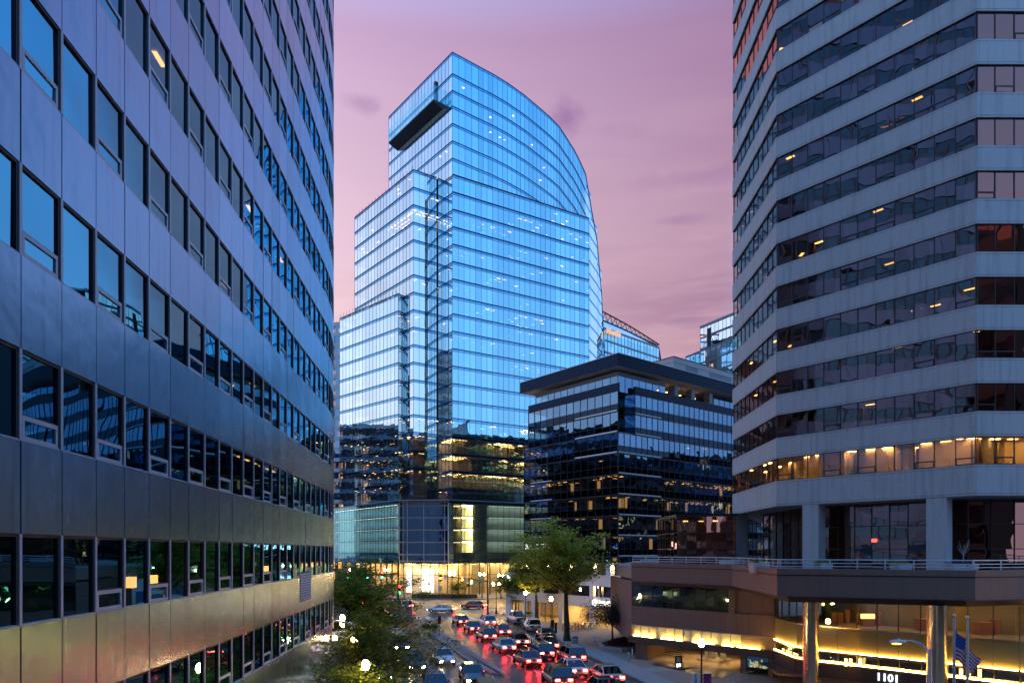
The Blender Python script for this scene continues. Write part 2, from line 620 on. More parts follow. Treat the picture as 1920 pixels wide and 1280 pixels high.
KR = [(19, -40), (17.5, 22), (13.0, 40), (10.2, 54.9), (6.1, 75.5), (3, 95), (0.2, 106), (-1.6, 112), (-1.0, 116.5), (3, 119.5), (60, 141), (140, 168)]
KL = [(-1.5, -40), (-3.2, 20), (-7.1, 36.7), (-10.4, 47), (-14.2, 61), (-19.0, 79), (-24.3, 93), (-29, 98), (-36, 100), (-140, 104)]
KF = [(-120, 262), (-60, 192), (-30.5, 152), (-27.5, 148.6), (-12, 146.4), (-6, 148), (12, 160), (70, 195), (140, 230)]


def kerbed(name, line, back, top):
    """raised walk with a kerb stone edge along one side"""
    slab(name, line + back, -.03, .14, M['kerb'], top)
    k = MB()
    w2 = [Vector(p) for p in line]
    for i in range(len(w2) - 1):
        d = (w2[i + 1] - w2[i]).normalized()
        n = Vector((d.y, -d.x))
        c = sum((Vector(q) for q in back), Vector((0, 0))) / len(back)
        if n.dot(c - w2[i]) < 0:
            n = -n
        a, b_ = w2[i], w2[i + 1]
        q0, q1 = a + n * .25, b_ + n * .25
        o0, o1 = a - n * .02, b_ - n * .02
        k.hexa([V(*o0, -.02), V(*o1, -.02), V(*q1, -.02), V(*q0, -.02), V(*o0, .15), V(*o1, .15), V(*q1, .15), V(*q0, .15)])
    tag(k.build('kerb', M['kerb']), kind='structure')


kerbed('plaza', KR, [(140, -40)], M['brick_paving'])
kerbed('sidewalk', KL, [(-140, -40)], M['pavement'])
kerbed('sidewalk', KF, [(140, 330), (-120, 330)], M['pavement'])
# plain concrete strip along the right kerb
st = MB()
kr = [Vector(p) for p in KR[:8]]
for i in range(len(kr) - 1):
    d = (kr[i + 1] - kr[i]).normalized()
    n = Vector((d.y, -d.x))
    a, b_ = kr[i] + n * .25, kr[i + 1] + n * .25
    st.quad(V(*a, .146), V(*b_, .146), V(*(b_ + n * 2.1), .146), V(*(a + n * 2.1), .146))
tag(st.build('sidewalk', M['concrete_plain']), kind='structure')
# pale concrete driveway apron and a dark driveway mat in front of the garage mouth
st = MB()
for q in ([gp(1184, 1264), gp(1290, 1258), gp(1300, 1253), gp(1190, 1254)],):
    st.quad(*[V(*p, .152) for p in q])
tag(st.build('driveway', M['concrete_plain']), kind='structure')
st = MB()
q = [gp(1218, 1248), gp(1350, 1275), gp(1368, 1265), gp(1246, 1241)]
st.quad(*[V(*p, .152) for p in q])
tag(st.build('driveway', M['asphalt']), kind='structure')

# traffic island with kerb
isl = [gp(936, 1266), gp(943.5, 1266.5), gp(941, 1258), gp(880, 1218), gp(828, 1184), gp(815, 1182), gp(800, 1189), gp(828, 1203), gp(868, 1233), gp(910, 1258)]
b = MB()
b.prism(isl, -.02, .15, 0, bottom=False)
cx_ = sum(p[0] for p in isl) / len(isl)
cy_ = sum(p[1] for p in isl) / len(isl)
ins = []
for i, p in enumerate(isl):
    a, c = Vector(isl[i - 1]), Vector(isl[(i + 1) % len(isl)])
    d = (c - a).normalized()
    n = Vector((-d.y, d.x))
    ins.append(Vector(p) + n * .28)
b.prism([tuple(p) for p in ins], .14, .158, 1, bottom=False)
tag(b.build('traffic_island', [M['kerb'], M['brick_paving']]), kind='structure')

# painted markings, one sheet: lane lines, crossing bars, arrow, green lane
def edge_at(line, y):
    for (x0, y0), (x1, y1) in zip(line, line[1:]):
        if y0 <= y <= y1:
            return x0 + (x1 - x0) * (y - y0) / (y1 - y0)
    return line[-1][0]


def med_r(y):
    return -0.6 - (y - 57) * .293 if y >= 57 else -0.6 - (y - 57) * .16


def med_l(y):
    return med_r(y) - 2.0 if y > 57 else med_r(y) - .9


def lane_r(s, y):
    a, c = med_r(y), edge_at(KR, y)
    return a + (c - a) * s


def lane_l(s, y):
    a, c = edge_at(KL, y), med_l(y)
    return a + (c - a) * s


pm = MB()


def strip(fn, s, y0, y1, w, m=0, step=3.0, dash=None):
    y = y0
    while y < y1 - 1e-6:
        ye = min(y1, y + (dash[0] if dash else step))
        xa, xb = fn(s, y), fn(s, ye)
        pm.quad(V(xa - w / 2, y, .005), V(xa + w / 2, y, .005), V(xb + w / 2, ye, .005), V(xb - w / 2, ye, .005), m)
        y = ye + (dash[1] if dash else 0)


for s in (.32, .60):
    strip(lane_r, s, 30, 104, .13, 0, dash=(3, 6))
for s in (.36, .68):
    strip(lane_l, s, 26, 92, .13, 0, dash=(3, 6))
strip(lane_r, .86, 30, 84, 1.5, 1)
strip(lane_r, .79, 30, 84, .14, 0)
for s_q in (.018, .045):
    strip(lane_r, s_q, 58, 92, .13, 2)
for s_q in (.955, .982):
    strip(lane_l, s_q, 58, 90, .13, 2)
for k in range(9):                        # crossing on the near side of the junction
    s0 = k / 9 + .03
    for fn in (lane_r, lane_l):
        xa, xb = fn(s0, 106.0), fn(s0 + .055, 106.0)
        pm.quad(V(xa, 104.5, .006), V(xb, 104.5, .006), V(xb - .9, 108, .006), V(xa - .9, 108, .006))
for k in range(10):
    a = Vector(gp(866, 1148)) + Vector((.9 * k, .62 * k))
    pm.quad(V(a.x, a.y, .006), V(a.x + .4, a.y + .3, .006), V(a.x - 1.2, a.y + 3.3, .006), V(a.x - 1.6, a.y + 3.0, .006))
strip(lane_l, .5, 92, 92.5, 10.5)
ar = [gp(832, 1241), gp(851, 1242.3), gp(851, 1239), gp(867, 1242), gp(856, 1247), gp(852, 1244.4), gp(834, 1243.2)]
pm.add([V(*p, .007) for p in ar], [tuple(range(7))], 0)
tag(pm.build('road_markings', [M['white_paint'], M['green_paint'], M['yellow_paint']]), kind='structure')

# ---------------------------------------------------------------- office building on the left (aluminium bands)
LA = -0.0803
LP = 1.52
ang = [LA] * 33 + [LA + math.radians(-q) for q in (.9, 3.4, 5.4, 7.4, 11.5, 22, 40, 58, 75, 86)]
i0 = -11
pts = [Vector((-10.44 - math.sin(LA) * LP * 11, 14.51 - math.cos(LA) * LP * 11))]
for a in ang:
    pts.append(pts[-1] + Vector((math.sin(a), math.cos(a))) * LP)
for k in range(8):
    pts.append(pts[-1] + Vector((math.sin(math.radians(-93)), math.cos(math.radians(-93)))) * LP)
office = thing('office_building', 'nearest building on the left, brushed aluminium bands alternating with rows of dark windows', 'building', (-14, 30, 0))
walls = [Wall(pts[i], pts[i + 1]) for i in range(len(pts) - 1)]
FH, WB, WT = 3.94, -1.60 + H, .364 + H
sp = {k: MB() for k in range(-2, 20)}
wins = []
for ci, w in enumerate(walls):
    for k in range(-2, 20):
        za = WT + FH * k
        zb = WB + FH * (k + 1)
        if k == -2:
            za = 0.0
        g = .017
        j = RND.uniform(-.007, .007)
        j2 = RND.uniform(-.007, .007)
        u0, u1 = g, w.L - g
        a = w.at
        c = [a(u0, za, j), a(u1, za, j2), a(u1, za, -.06), a(u0, za, -.06), a(u0, zb, j), a(u1, zb, j2), a(u1, zb, -.06), a(u0, zb, -.06)]
        sp[k].hexa(c, 0)
    for k in range(-1, 20):
        wins.append((ci, k))
for k in sp:
    sp[k].build('aluminium_band', [M['alu']], office)
# backing, reveals and floors
bk = MB()
inner = []
for i, p in enumerate(pts):
    d = (pts[min(i + 1, len(pts) - 1)] - pts[max(i - 1, 0)]).normalized()
    n = Vector((d.y, -d.x))
    inner.append((p - n * .10, p - n * 5.5, p - n * .30))
for k in range(-2, 20):
    za = (WT + FH * k + .02) if k > -2 else 0.02
    zb = WB + FH * (k + 1) - .02
    for i in range(len(pts) - 1):
        a, c = inner[i][0], inner[i + 1][0]
        a3, c3 = inner[i][2], inner[i + 1][2]
        bk.hexa([V(*a, za), V(*c, za), V(*c3, za), V(*a3, za), V(*a, zb), V(*c, zb), V(*c3, zb), V(*a3, zb)], 0)
bk.build('backing_wall', [M['gasket']], office)
fl = MB()
for k in range(-1, 21):
    zf = WB + FH * k - .65
    poly = [tuple(q[2]) for q in inner] + [tuple(q[1]) for q in inner[::-1]]
    for i in range(len(pts) - 1):
        a, c, c2, a2 = inner[i][2], inner[i + 1][2], inner[i + 1][1], inner[i][1]
        fl.hexa([V(*a, zf), V(*c, zf), V(*c2, zf), V(*a2, zf), V(*a, zf + .3), V(*c, zf + .3), V(*c2, zf + .3), V(*a2, zf + .3)], 1)
for i in range(len(pts) - 1):
    a, c = inner[i][1], inner[i + 1][1]
    fl.quad(V(*a, 0), V(*c, 0), V(*c, 88), V(*a, 88), 0)
fl.build('interior', [M['room_dark'], M['room']], office)
rf = MB()
top = WB + FH * 20
rf.prism([tuple(p - Vector((.1, 0))) for p in pts] + [(-45, pts[-1].y), (-45, pts[0].y)], top - .1, top + .5)
rf.prism([(pts[0].x - 6, pts[0].y), (pts[15].x - 6, pts[15].y), (pts[32].x - 6, pts[32].y - 2), (-45, 50), (-45, pts[0].y)], 0, top - .2)
rf.build('roof', [M['soffit']], office)
# ceiling lights and desk lamps seen through the glass
cl = MB()
for (ci, k, off, dz, sz) in ((16, -0, .8, -.55, .30), (17, 0, 1.0, -.75, .22), (22, 1, 1.8, -.45, .5)):
    pass
for ci, w in enumerate(walls):
    for k in range(-1, 20):
        pr = .05
        if k == 1 and 28 <= ci <= 33:
            pr = 1
        if k == 0 and ci in (15, 16, 25, 31, 33, 35):
            pr = .0
            p = w.at(.5 * w.L, WB + .45, -.9)
            cl.box(p.x - .13, p.x + .13, p.y - .13, p.y + .13, p.z, p.z + .34, 1)
        if RND.random() < pr:
            zc = WB + FH * k + FH - .70
            for q in ((.3, 1.2), (.3, 2.4), (.3, 3.6)):
                if pr == 1 or RND.random() < .4:
                    A = [w.at(q[0], zc, -q[1]), w.at(q[0] + .8, zc, -q[1]), w.at(q[0] + .8, zc, -q[1] - .18), w.at(q[0], zc, -q[1] - .18)]
                    cl.quad(*A[::-1], 0)
tag(cl.build('interior_light', [M['office_light'], M['office_light']], office), kind='stuff')


def left_window(bf, bg, ci, k):
    """mullions and reveal into bf, glass into bg"""
    w = walls[ci]
    z0, z1 = WB + FH * k, WT + FH * k
    if z0 < .3 and False:
        return
    L = w.L
    bf.wbox(w, -.045, .045, z0 + .005, z1 - .005, -.10, .004, 0)          # silver mullion at the joint
    bf.wbox(w, .055, .085, z0 + .01, z1 - .01, -.12, -.03, 1)
    bf.wbox(w, L - .12, L - .055, z0 + .01, z1 - .01, -.13, -.02, 1)
    bf.wbox(w, .09, L - .13, z1 - .07, z1 - .01, -.13, -.02, 1)
    bf.wbox(w, .05, L - .05, z0 + .004, z0 + .035, -.12, -.008, 0)
    o = -.075
    if (ci + k * 0) % 2 == 1 and (ci * 7 + k * 3) % 11 != 0:
        zs = z0 + .56
        for (ua, ub, za, zb) in ((.09, L - .13, z0 + .04, z0 + .12), (.09, L - .13, zs - .10, zs), (.09, .17, z0 + .122, zs - .102), (L - .21, L - .13, z0 + .122, zs - .102)):
            bf.wbox(w, ua, ub, za, zb, -.12, -.02, 0)
        bf.wbox(w, .09, L - .13, zs + .003, zs + .03, -.12, -.05, 1)
        bg.pane(w, .17, L - .21, z0 + .12, zs - .10, -.06, 0, .006)
        bg.pane(w, .085, L - .12, zs + .03, z1 - .07, o, 0, .006)
    else:
        bg.pane(w, .085, L - .12, z0 + .035, z1 - .07, o, 0, .006)


def area_on_screen(ci, k):
    w = walls[ci]
    c = w.at(w.L / 2, WB + FH * k + 1, 0)
    if c.y < 5:
        return 0
    def pr(p):
        return (960 + F * p.x / p.y, HY - F * (p.z - H) / p.y)
    a, b_ = pr(w.at(0, 0, 0)), pr(w.at(w.L, 0, 0))
    x0, x1 = max(0, a[0]), b_[0]
    y = pr(c)[1]
    if not (-60 < y < 1330):
        return 0
    h = F * 1.96 / c.y
    return max(0, x1 - x0) * h


order = sorted(wins, key=lambda q: -area_on_screen(*q))
for ci, k in order[:99]:
    bf, bg = MB(), MB()
    left_window(bf, bg, ci, k)
    fo = bf.build('window', [M['alu_frame'], M['gasket']], office)
    bg.build('pane', [M['g_left']], fo)
bf, bg = MB(), MB()
for ci, k in order[99:]:
    left_window(bf, bg, ci, k)
fo = tag(bf.build('window', [M['alu_frame'], M['gasket']], office), kind='stuff')
tag(bg.build('pane', [M['g_left']], fo), kind='stuff')
# louvred vent in the band above the lowest windows
vb = MB()
for ci in (28, 29):
    w = walls[ci]
    z0 = WT - FH + .55
    vb.wbox(w, .03, w.L - .03, z0, z0 + 1.75, -.05, .006, 1)
    for q in range(11):
        zz = z0 + .06 + q * .15
        vb.hexa([w.at(.06, zz, .05), w.at(w.L - .06, zz, .05), w.at(w.L - .06, zz + .03, .01), w.at(.06, zz + .03, .01),
                 w.at(.06, zz + .02, .06), w.at(w.L - .06, zz + .02, .06), w.at(w.L - .06, zz + .10, .01), w.at(.06, zz + .10, .01)], 0)
vb.build('vent_grille', [M['alu_frame'], M['gasket']], office)
# lantern on the wall low at the far end
wl = MB()
w = walls[34]
p = w.at(.8, 4.0, .35)
wl.box(p.x - .13, p.x + .13, p.y - .13, p.y + .13, p.z - .05, p.z + .30, 0)
wl.box(p.x - .16, p.x + .16, p.y - .16, p.y + .16, p.z + .30, p.z + .36, 1)
wl.wbox(w, .74, .86, 4.1, 4.2, -.02, .25, 1)
wl.build('wall_lantern', [M['lamp'], M['black']], office)

# curved entrance canopy of glass and steel behind the end of that building
can = thing('entrance_canopy', 'pale curved glass canopy on a steel grid just past the end of the aluminium building', 'canopy', (-15.6, 56, 0))
b = MB()
c0 = Vector((-18.5, 55.5))
zc = 3.55
rim = [(c0.x + 5.6 * math.cos(a), c0.y + 6.5 * math.sin(a)) for a in [math.radians(q) for q in range(-80, 100, 10)]]
for i in range(len(rim) - 1):
    a, d = rim[i], rim[i + 1]
    b.quad(V(*a, zc), V(*d, zc), V(*d, zc + .75), V(*a, zc + .75), 0)
    ia, idd = (c0.x + (a[0] - c0.x) * .97, c0.y + (a[1] - c0.y) * .97), (c0.x + (d[0] - c0.x) * .97, c0.y + (d[1] - c0.y) * .97)
    b.quad(V(*a, zc + .75), V(*d, zc + .75), V(*idd, zc + .75), V(*ia, zc + .75), 0)
    b.quad(V(*ia, zc + .75), V(*idd, zc + .75), V(*idd, zc), V(*ia, zc), 0)
b.build('fascia', [M['white_wall']], can)
b = MB()
for k in range(9):
    yy = c0.y - 6 + k * 1.5
    h = math.sqrt(max(0, 1 - ((yy - c0.y) / 6.5) ** 2)) * 5.5
    b.box(c0.x - 2, c0.x + h, yy - .05, yy + .05, zc + .45, zc + .62)
for k in range(8):
    xx = c0.x - 1.5 + k * .95
    h = math.sqrt(max(0, 1 - max(0, (xx - c0.x) / 5.6) ** 2)) * 6.4
    b.box(xx - .05, xx + .05, c0.y - h, c0.y + h, zc + .47, zc + .60)
b.build('steel_grid', [M['alu_frame']], can)
b = MB()
b.prism([(c0.x - 2, c0.y - 6.4)] + [(c0.x + (q[0] - c0.x) * .965, c0.y + (q[1] - c0.y) * .965) for q in rim] + [(c0.x - 2, c0.y + 6.4)], zc + .64, zc + .66)
b.build('glass_roof', [M['g_clear']], can)
for q in ((-14.2, 53.5), (-13.9, 57.5)):
    b = MB()
    b.tube([V(*q, .14), V(*q, zc + .46)], .09, 10)
    b.build('post', [M['alu_frame']], can)
# ---------------------------------------------------------------- concrete tower on the right with its brown podium
TB, TA, TC = (24.0, 62.0), (34.06, 50.0), (24.7, 76.5)
tower_r = thing('concrete_tower', 'faceted concrete office tower on the right with bands of bronze mirrored windows', 'building', (40, 70, 0))
foot = [TC, TB, TA, (64, 50.2), (76, 62), (76, 86), (64, 98), (36, 98)]
tw = [Wall(foot[0], foot[1]), Wall(foot[1], foot[2]), Wall(foot[2], foot[3]), Wall(foot[3], foot[4])]
bays = [10, 11, 21, 11]
# offset polygons for slabs
def inset(poly, d):
    out = []
    n = len(poly)
    c = sum((Vector(p) for p in poly), Vector((0, 0))) / n
    for i in range(n):
        p0, p1, p2 = Vector(poly[i - 1]), Vector(poly[i]), Vector(poly[(i + 1) % n])
        d1, d2 = (p1 - p0).normalized(), (p2 - p1).normalized()
        n1, n2 = Vector((-d1.y, d1.x)), Vector((-d2.y, d2.x))
        if n1.dot(c - p1) < 0 and n2.dot(c - p1) < 0:
            n1, n2 = -n1, -n2
        bis = n1 + n2
        if bis.length < 1e-6:
            bis = n1
        bis.normalize()
        k = d / max(.35, bis.dot(n1))
        out.append(tuple(p1 + bis * k))
    return out


RF, RWB, RWT, RN = 3.89, H + 6.33, H + 8.40, 16
for k in range(RN + 1):
    z1 = RWB + RF * k
    z0 = z1 - 1.82 if k else H + 4.07
    wl_ = MB()
    for fi, w in enumerate(tw):
        nb = bays[fi]
        js = {0: [0, .62, 1], 1: [0, .152, .785, 1], 2: [0, .2, .4, .6, .8, 1], 3: [0, .5, 1]}[fi]
        for a, c in zip(js, js[1:]):
            ua, uc = a * w.L, c * w.L
            e0 = .006 if a > 0 else 0
            e1 = .006 if c < 1 else 0
            wl_.wbox(w, ua + e0, uc - e1, z0 + .16, z1 - .16, -.30, 0, 0)
            wl_.wbox(w, ua + e0, uc - e1, z0, z0 + .135, -.30, 0.0, 0)
            wl_.wbox(w, ua + e0, uc - e1, z1 - .135, z1, -.30, 0.0, 0)
        wl_.wbox(w, .01, w.L - .01, z0 + .01, z1 - .01, -.40, -.025, 1)
    wl_.build('concrete_band', [M['concrete'], M['gasket']], tower_r)



def ribbon(par, w, nb, z0, z1, glass, o=-.16, hop=0, name='ribbon_window', framem='gasket', jit=.010, mull=.03):
    bg, bf = MB(), MB()
    du = w.L / nb
    for i in range(nb):
        ua, uc = i * du + mull, (i + 1) * du - mull
        bf.wbox(w, i * du - mull, i * du + mull, z0, z1, o - .05, o + .05, 0)
        if hop and RND.random() < hop:
            zs = z0 + .52
            bg.pane(w, ua + .05, uc - .05, z0 + .08, zs - .05, o + .03, 0, jit)
            bg.pane(w, ua, uc, zs + .04, z1 - .03, o, 0, jit)
            for (a, c, p, q) in ((ua, uc, z0 + .03, z0 + .09), (ua, uc, zs - .05, zs + .04), (ua, ua + .06, z0 + .09, zs - .05), (uc - .06, uc, z0 + .09, zs - .05)):
                bf.wbox(w, a, c, p, q, o - .03, o + .07, 0)
        else:
            bg.pane(w, ua, uc, z0 + .03, z1 - .03, o, 0, jit)
    bf.wbox(w, w.L - .03, w.L + .0, z0, z1, o - .05, o + .05, 0)
    bf.wbox(w, .0, w.L - .03, z0, z0 + .035, o - .07, o + .045, 0)
    bf.wbox(w, .0, w.L - .03, z1 - .035, z1, o - .07, o + .045, 0)
    g = bg.build(name, [M[glass]], par)
    bf.build('frame', [M[framem]], g)
    return g


for k in range(RN):
    for fi, w in enumerate(tw):
        ribbon(tower_r, w, bays[fi], RWB + RF * k, RWT + RF * k, 'g_bronze', hop=.30)
it = MB()
ins1, ins2 = inset(foot, .42), inset(foot, 7.5)
for k in range(RN + 1):
    z = RWT + RF * (k - 1) + .35
    it.prism(ins1, z, z + .4, 1)
it.prism(ins2, RWT - 3.5, H + 68.5, 0)
for k in range(RN):
    for q in range(14):
        w = tw[RND.choice((0, 1, 2))]
        u = RND.uniform(.5, w.L - .5)
        it.wbox(w, u, u + .12, RWT + RF * k - 2.9, RWT + RF * k + .3, -7, -3.5, 0)
for q in range(26):  # pale partitions added so the lit lowest floor looks brighter
    w = tw[RND.choice((0, 1, 1, 2))]
    u = RND.uniform(.3, w.L - 3)
    it.wbox(w, u, u + RND.uniform(1.2, 3.0), RWT - 3.1, RWT + .34, -RND.uniform(4.5, 6.5), -RND.uniform(3.2, 4.3), 2)
it.build('interior', [M['room'], M['ceiling'], M['cream']], tower_r)
rl = MB()
for k in range(RN):
    zc = RWT + RF * k + .33
    for fi, w in enumerate(tw[:3]):
        n = int(w.L / 1.5)
        for i in range(n):
            for dd in (1.3, 3.3, 5.2):
                pr = .035
                if k == 0:
                    pr = .60 if fi < 2 else .75
                if RND.random() < pr:
                    u = i * 1.5 + RND.uniform(.2, .5)
                    A = [w.at(u, zc, -dd), w.at(u + .75, zc, -dd), w.at(u + .75, zc, -dd - .28), w.at(u, zc, -dd - .28)]
                    rl.quad(*A[::-1], 1 if k == 0 else 0)
tag(rl.build('interior_light', [M['office_light'], M['warm_hall']], tower_r), kind='stuff')
rr = MB()
rr.prism(foot, H + 68.2, H + 69.6, 0)
rr.build('roof', [M['concrete']], tower_r)
so = MB()
so.prism(inset(foot, .02), H + 4.02, H + 4.09, 0)
so.build('soffit', [M['soffit']], tower_r)
DECK = H - 1.6
wAB = tw[1]
for px_, wd in ((1519, 1.43), (1755, 1.38)):
    u = wAB.u_of(px_)
    cb = MB()
    cb.wbox(wAB, u - wd / 2, u + wd / 2, DECK, H + 4.05, -1.3, -.03)
    cb.build('column', [M['concrete']], tower_r)
cb = MB()
cb.wbox(tw[0], .05, 1.45, DECK, H + 4.05, -1.3, -.03)
cb.build('column', [M['concrete']], tower_r)
for u in (9, 18, 27):
    cb = MB()
    cb.wbox(tw[2], u, u + 1.4, DECK, H + 4.05, -1.3, -.03)
    cb.build('column', [M['concrete']], tower_r)
# recessed deck-level glazing behind the columns
rec = inset(foot, 3.2)
for a, c, nb in ((0, 1, 6), (1, 2, 9), (2, 3, 15)):
    w = Wall(rec[a], rec[c])
    zz = [DECK, DECK + 1.75, DECK + 3.7, H + 4.03]
    bg, bf = MB(), MB()
    du = w.L / nb
    for i in range(nb):
        for z0, z1 in zip(zz, zz[1:]):
            bg.pane(w, i * du + .03, (i + 1) * du - .03, z0 + .03, z1 - .03, 0, 0, .012)
        bf.wbox(w, i * du - .03, i * du + .03, DECK, H + 4.03, -.06, .06)
    for z in zz:
        bf.wbox(w, 0, w.L, z - .03, z + .03, -.055, .055)
    g = bg.build('lobby_window', [M['g_bronze']], tower_r)
    bf.build('frame', [M['gasket']], g)
lo = MB()
lo.prism(inset(foot, 8.5), DECK, H + 4.0, 0)
lo.build('lobby_core', [M['room_dark']], tower_r)
ex = MB()
w = Wall(rec[1], rec[2])
u = w.u_of(1640)
ex.wbox(w, u - .2, u + .2, DECK + 2.35, DECK + 2.62, .07, .12)
ex.build('exit_sign', [M['exit']], tower_r)

# pavilion of mirrored bronze glass on the deck
pav = thing('glass_pavilion', 'low mirrored bronze glass box on the deck beside the corner column of the concrete tower', 'pavilion', (20.5, 75, DECK))
w = Wall((18.4, 76.2), (24.4, 74.2))
w2 = Wall((18.4, 86), (18.4, 76.2))
for ww, nb in ((w, 6), (w2, 7)):
    bg, bf = MB(), MB()
    du = ww.L / nb
    zz = [DECK, DECK + 1.8, DECK + 3.6, DECK + 5.4]
    for i in range(nb):
        for z0, z1 in zip(zz, zz[1:]):
            bg.pane(ww, i * du + .03, (i + 1) * du - .03, z0 + .03, z1 - .03, 0, 0, .02)
        bf.wbox(ww, i * du - .03, i * du + .03, DECK, zz[-1], -.06, .06)
    for z in zz:
        bf.wbox(ww, 0, ww.L, z - .04, z + .04, -.055, .055)
    g = bg.build('window', [M['g_bronze']], pav)
    bf.build('frame', [M['gasket']], g)
b = MB()
b.prism([(18.3, 76.1), (24.5, 74.0), (24.5, 86), (18.3, 86)], DECK + 5.4, DECK + 5.65)
b.build('roof', [M['dark_metal']], pav)
b = MB()
b.prism([(20.8, 79.5), (24.3, 78.5), (24.3, 85.8), (20.8, 85.8)], DECK, DECK + 5.3, 0)
for q in ((19.4, 77.2), (22.6, 76.6), (21.2, 77.4)):
    b.box(q[0], q[0] + .5, q[1], q[1] + .2, DECK + 4.9, DECK + 5.0, 1)
b.build('interior', [M['room'], M['office_light']], pav)

# brown podium
pod = thing('brown_podium', 'brown precast podium at the lower right with a railed deck, garage mouth and lit lobby', 'building', (25, 58, 0))
PL, PK = (11.5, 66.0), (18.4, 57.3)
LW = (21.5, 56.4)
par_pts = [PL, PK, (17.15, 44.2), (27.3, 40.2), (31.5, 41.3), (62, 46)]
b = MB()
wp = [Wall(par_pts[i], par_pts[i + 1]) for i in range(len(par_pts) - 1)]
for w in wp:
    for a, c in ((0, .52), (.52, 1)):
        b.wbox(w, a * w.L + (.004 if a else 0), c * w.L - .004 * (c < 1), H - 1.53, H - 1.156, -.45, 0.0, 0)
        b.wbox(w, a * w.L + (.004 if a else 0), c * w.L - .004 * (c < 1), H - 2.86, H - 1.60, -.45, -.05, 0)
        b.wbox(w, a * w.L, c * w.L, H - 2.93, H - 2.865, -.46, -.02, 0)
    b.wbox(w, .02, w.L - .02, H - 2.8, H - 1.2, -.55, -.10, 1)
b.build('parapet', [M['brown'], M['gasket']], pod)
b = MB()
dk = par_pts + [(90, 60), (90, 110), (20, 110), (13.5, 86), (11.5, 78)]
b.prism(inset(dk, .3), H - 2.75, DECK, 0)
b.build('deck', [M['brick_paving']], pod)
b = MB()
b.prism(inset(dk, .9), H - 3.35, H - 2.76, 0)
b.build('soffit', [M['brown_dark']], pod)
# left wall: dark strip window between precast, then frosted lit panels and ledge
wl2 = Wall((11.55, 66.0), (21.45, 55.75))
wl2b = Wall((11.55, 80), (11.55, 66.0))
uw = wl2.u_of(1366)
b = MB()
n = 13
du = wl2.L / n
for i in range(n):
    b.wbox(wl2, i * du + .006, (i + 1) * du - .006, H - 7.09, H - 5.33, -.35, 0, 0)
b.wbox(wl2, uw, uw + .55, H - 5.32, H - 2.95, -.35, 0, 0)
for a, c in ((uw + .60, uw + 1.9), (uw + 1.912, uw + 2.9), (uw + 2.912, wl2.L)):
    b.wbox(wl2, a, c, H - 5.32, H - 2.95, -.55, -.22, 0)
b.wbox(wl2, -.02, uw, H - 3.22, H - 2.94, -.35, -.06, 1)
b.wbox(wl2, .02, wl2.L, H - 7.0, H - 2.96, -.75, -.56, 1)
for i in range(3):
    b.wbox(wl2b, i * wl2b.L / 3, (i + 1) * wl2b.L / 3 - .01, H - 8.7, H - 2.95, -.35, 0, 0)
b.build('wall', [M['brown'], M['brown_dark']], pod)
sw = Wall(wl2.at(0.06, 0).xy, wl2.at(uw - .02, 0).xy)
ribbon(pod, sw, 9, H - 5.32, H - 3.22, 'g_black', o=-.12, name='strip_window')
b = MB()
uy = wl2.u_of(1387)
npn = 12
du = uy / npn
for i in range(npn):
    b.wbox(wl2, i * du + .02, (i + 1) * du - .02, H - 8.15, H - 7.14, -.35, -.22, 0)
    b.wbox(wl2, i * du - .025, i * du + .025, H - 8.15, H - 7.10, -.35, -.12, 1)
b.wbox(wl2, uy + .04, wl2.L, H - 8.15, H - 7.10, -.35, -.16, 2)
b.wbox(wl2, 0, wl2.L, H - 7.13, H - 7.095, -.3, .03, 1)
b.build('lit_panel', [M['frost'], M['alu_frame'], M['brown']], pod)
b = MB()
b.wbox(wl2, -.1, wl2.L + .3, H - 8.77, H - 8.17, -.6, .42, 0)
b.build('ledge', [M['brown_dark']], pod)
for a, c in ((.3, .9), (1.2, 1.9), (2.1, 2.5), (3.4, 4.7), (5.0, 5.6), (6.7, 7.6), (8.0, 8.8), (9.6, 10.6), (11.0, 13.0)):
    if c > wl2.L:
        c = wl2.L - .2
    b = MB()
    b.wbox(wl2, a, c, H - 8.16, H - 8.09, .02, .08, 0)
    b.build('strip_light', [M['strip']], pod)
# garage mouth under the ledge
b = MB()
b.wbox(wl2, .45, 1.75, 0.14, H - 8.78, -1.2, -.05, 0)
up0, up1 = wl2.u_of(1388), wl2.u_of(1448)
b.build('pillar', [M['brown']], pod)
b = MB()
b.wbox(wl2, up0, up0 + .50, 0.14, H - 8.78, -1.2, -.02, 0)
b.build('pillar', [M['brown']], pod)
b = MB()
b.wbox(wl2, up1 - .35, up1 + .05, 0.14, H - 8.78, -1.2, -.02, 0)
b.build('pillar', [M['brown']], pod)
b = MB()
gw = Wall(wl2.at(0, 0, -9).xy, wl2.at(wl2.L, 0, -9).xy)
b.wbox(gw, -1, gw.L + 2, 0.1, H - 8.8, -.3, 0, 2)
b.wbox(wl2, -.1, .45, 0.1, H - 8.78, -9, -.8, 0)
b.wbox(wl2, up0 + .2, up0 + .5, .1, H - 8.78, -9, -1.25, 0)
b.wbox(wl2, -.2, wl2.L, H - 8.70, H - 8.2, -9.3, -.62, 1)
b.wbox(wl2, 5.2, 7.6, .14, .38, -5.2, -3.2, 1)
for q in (5.5, 6.2, 7.1):
    b.wbox(wl2, q, q + .35, .38, 1.7, -4.6, -4.1, 1)
for q in range(7):
    b.wbox(wl2, 1.8, 4.0, .35 + q * .18, .40 + q * .18, -3.0, -2.95, 3)
b.build('garage', [M['brown'], M['concrete_plain'], M['wood'], M['dark_metal']], pod)
b = MB()
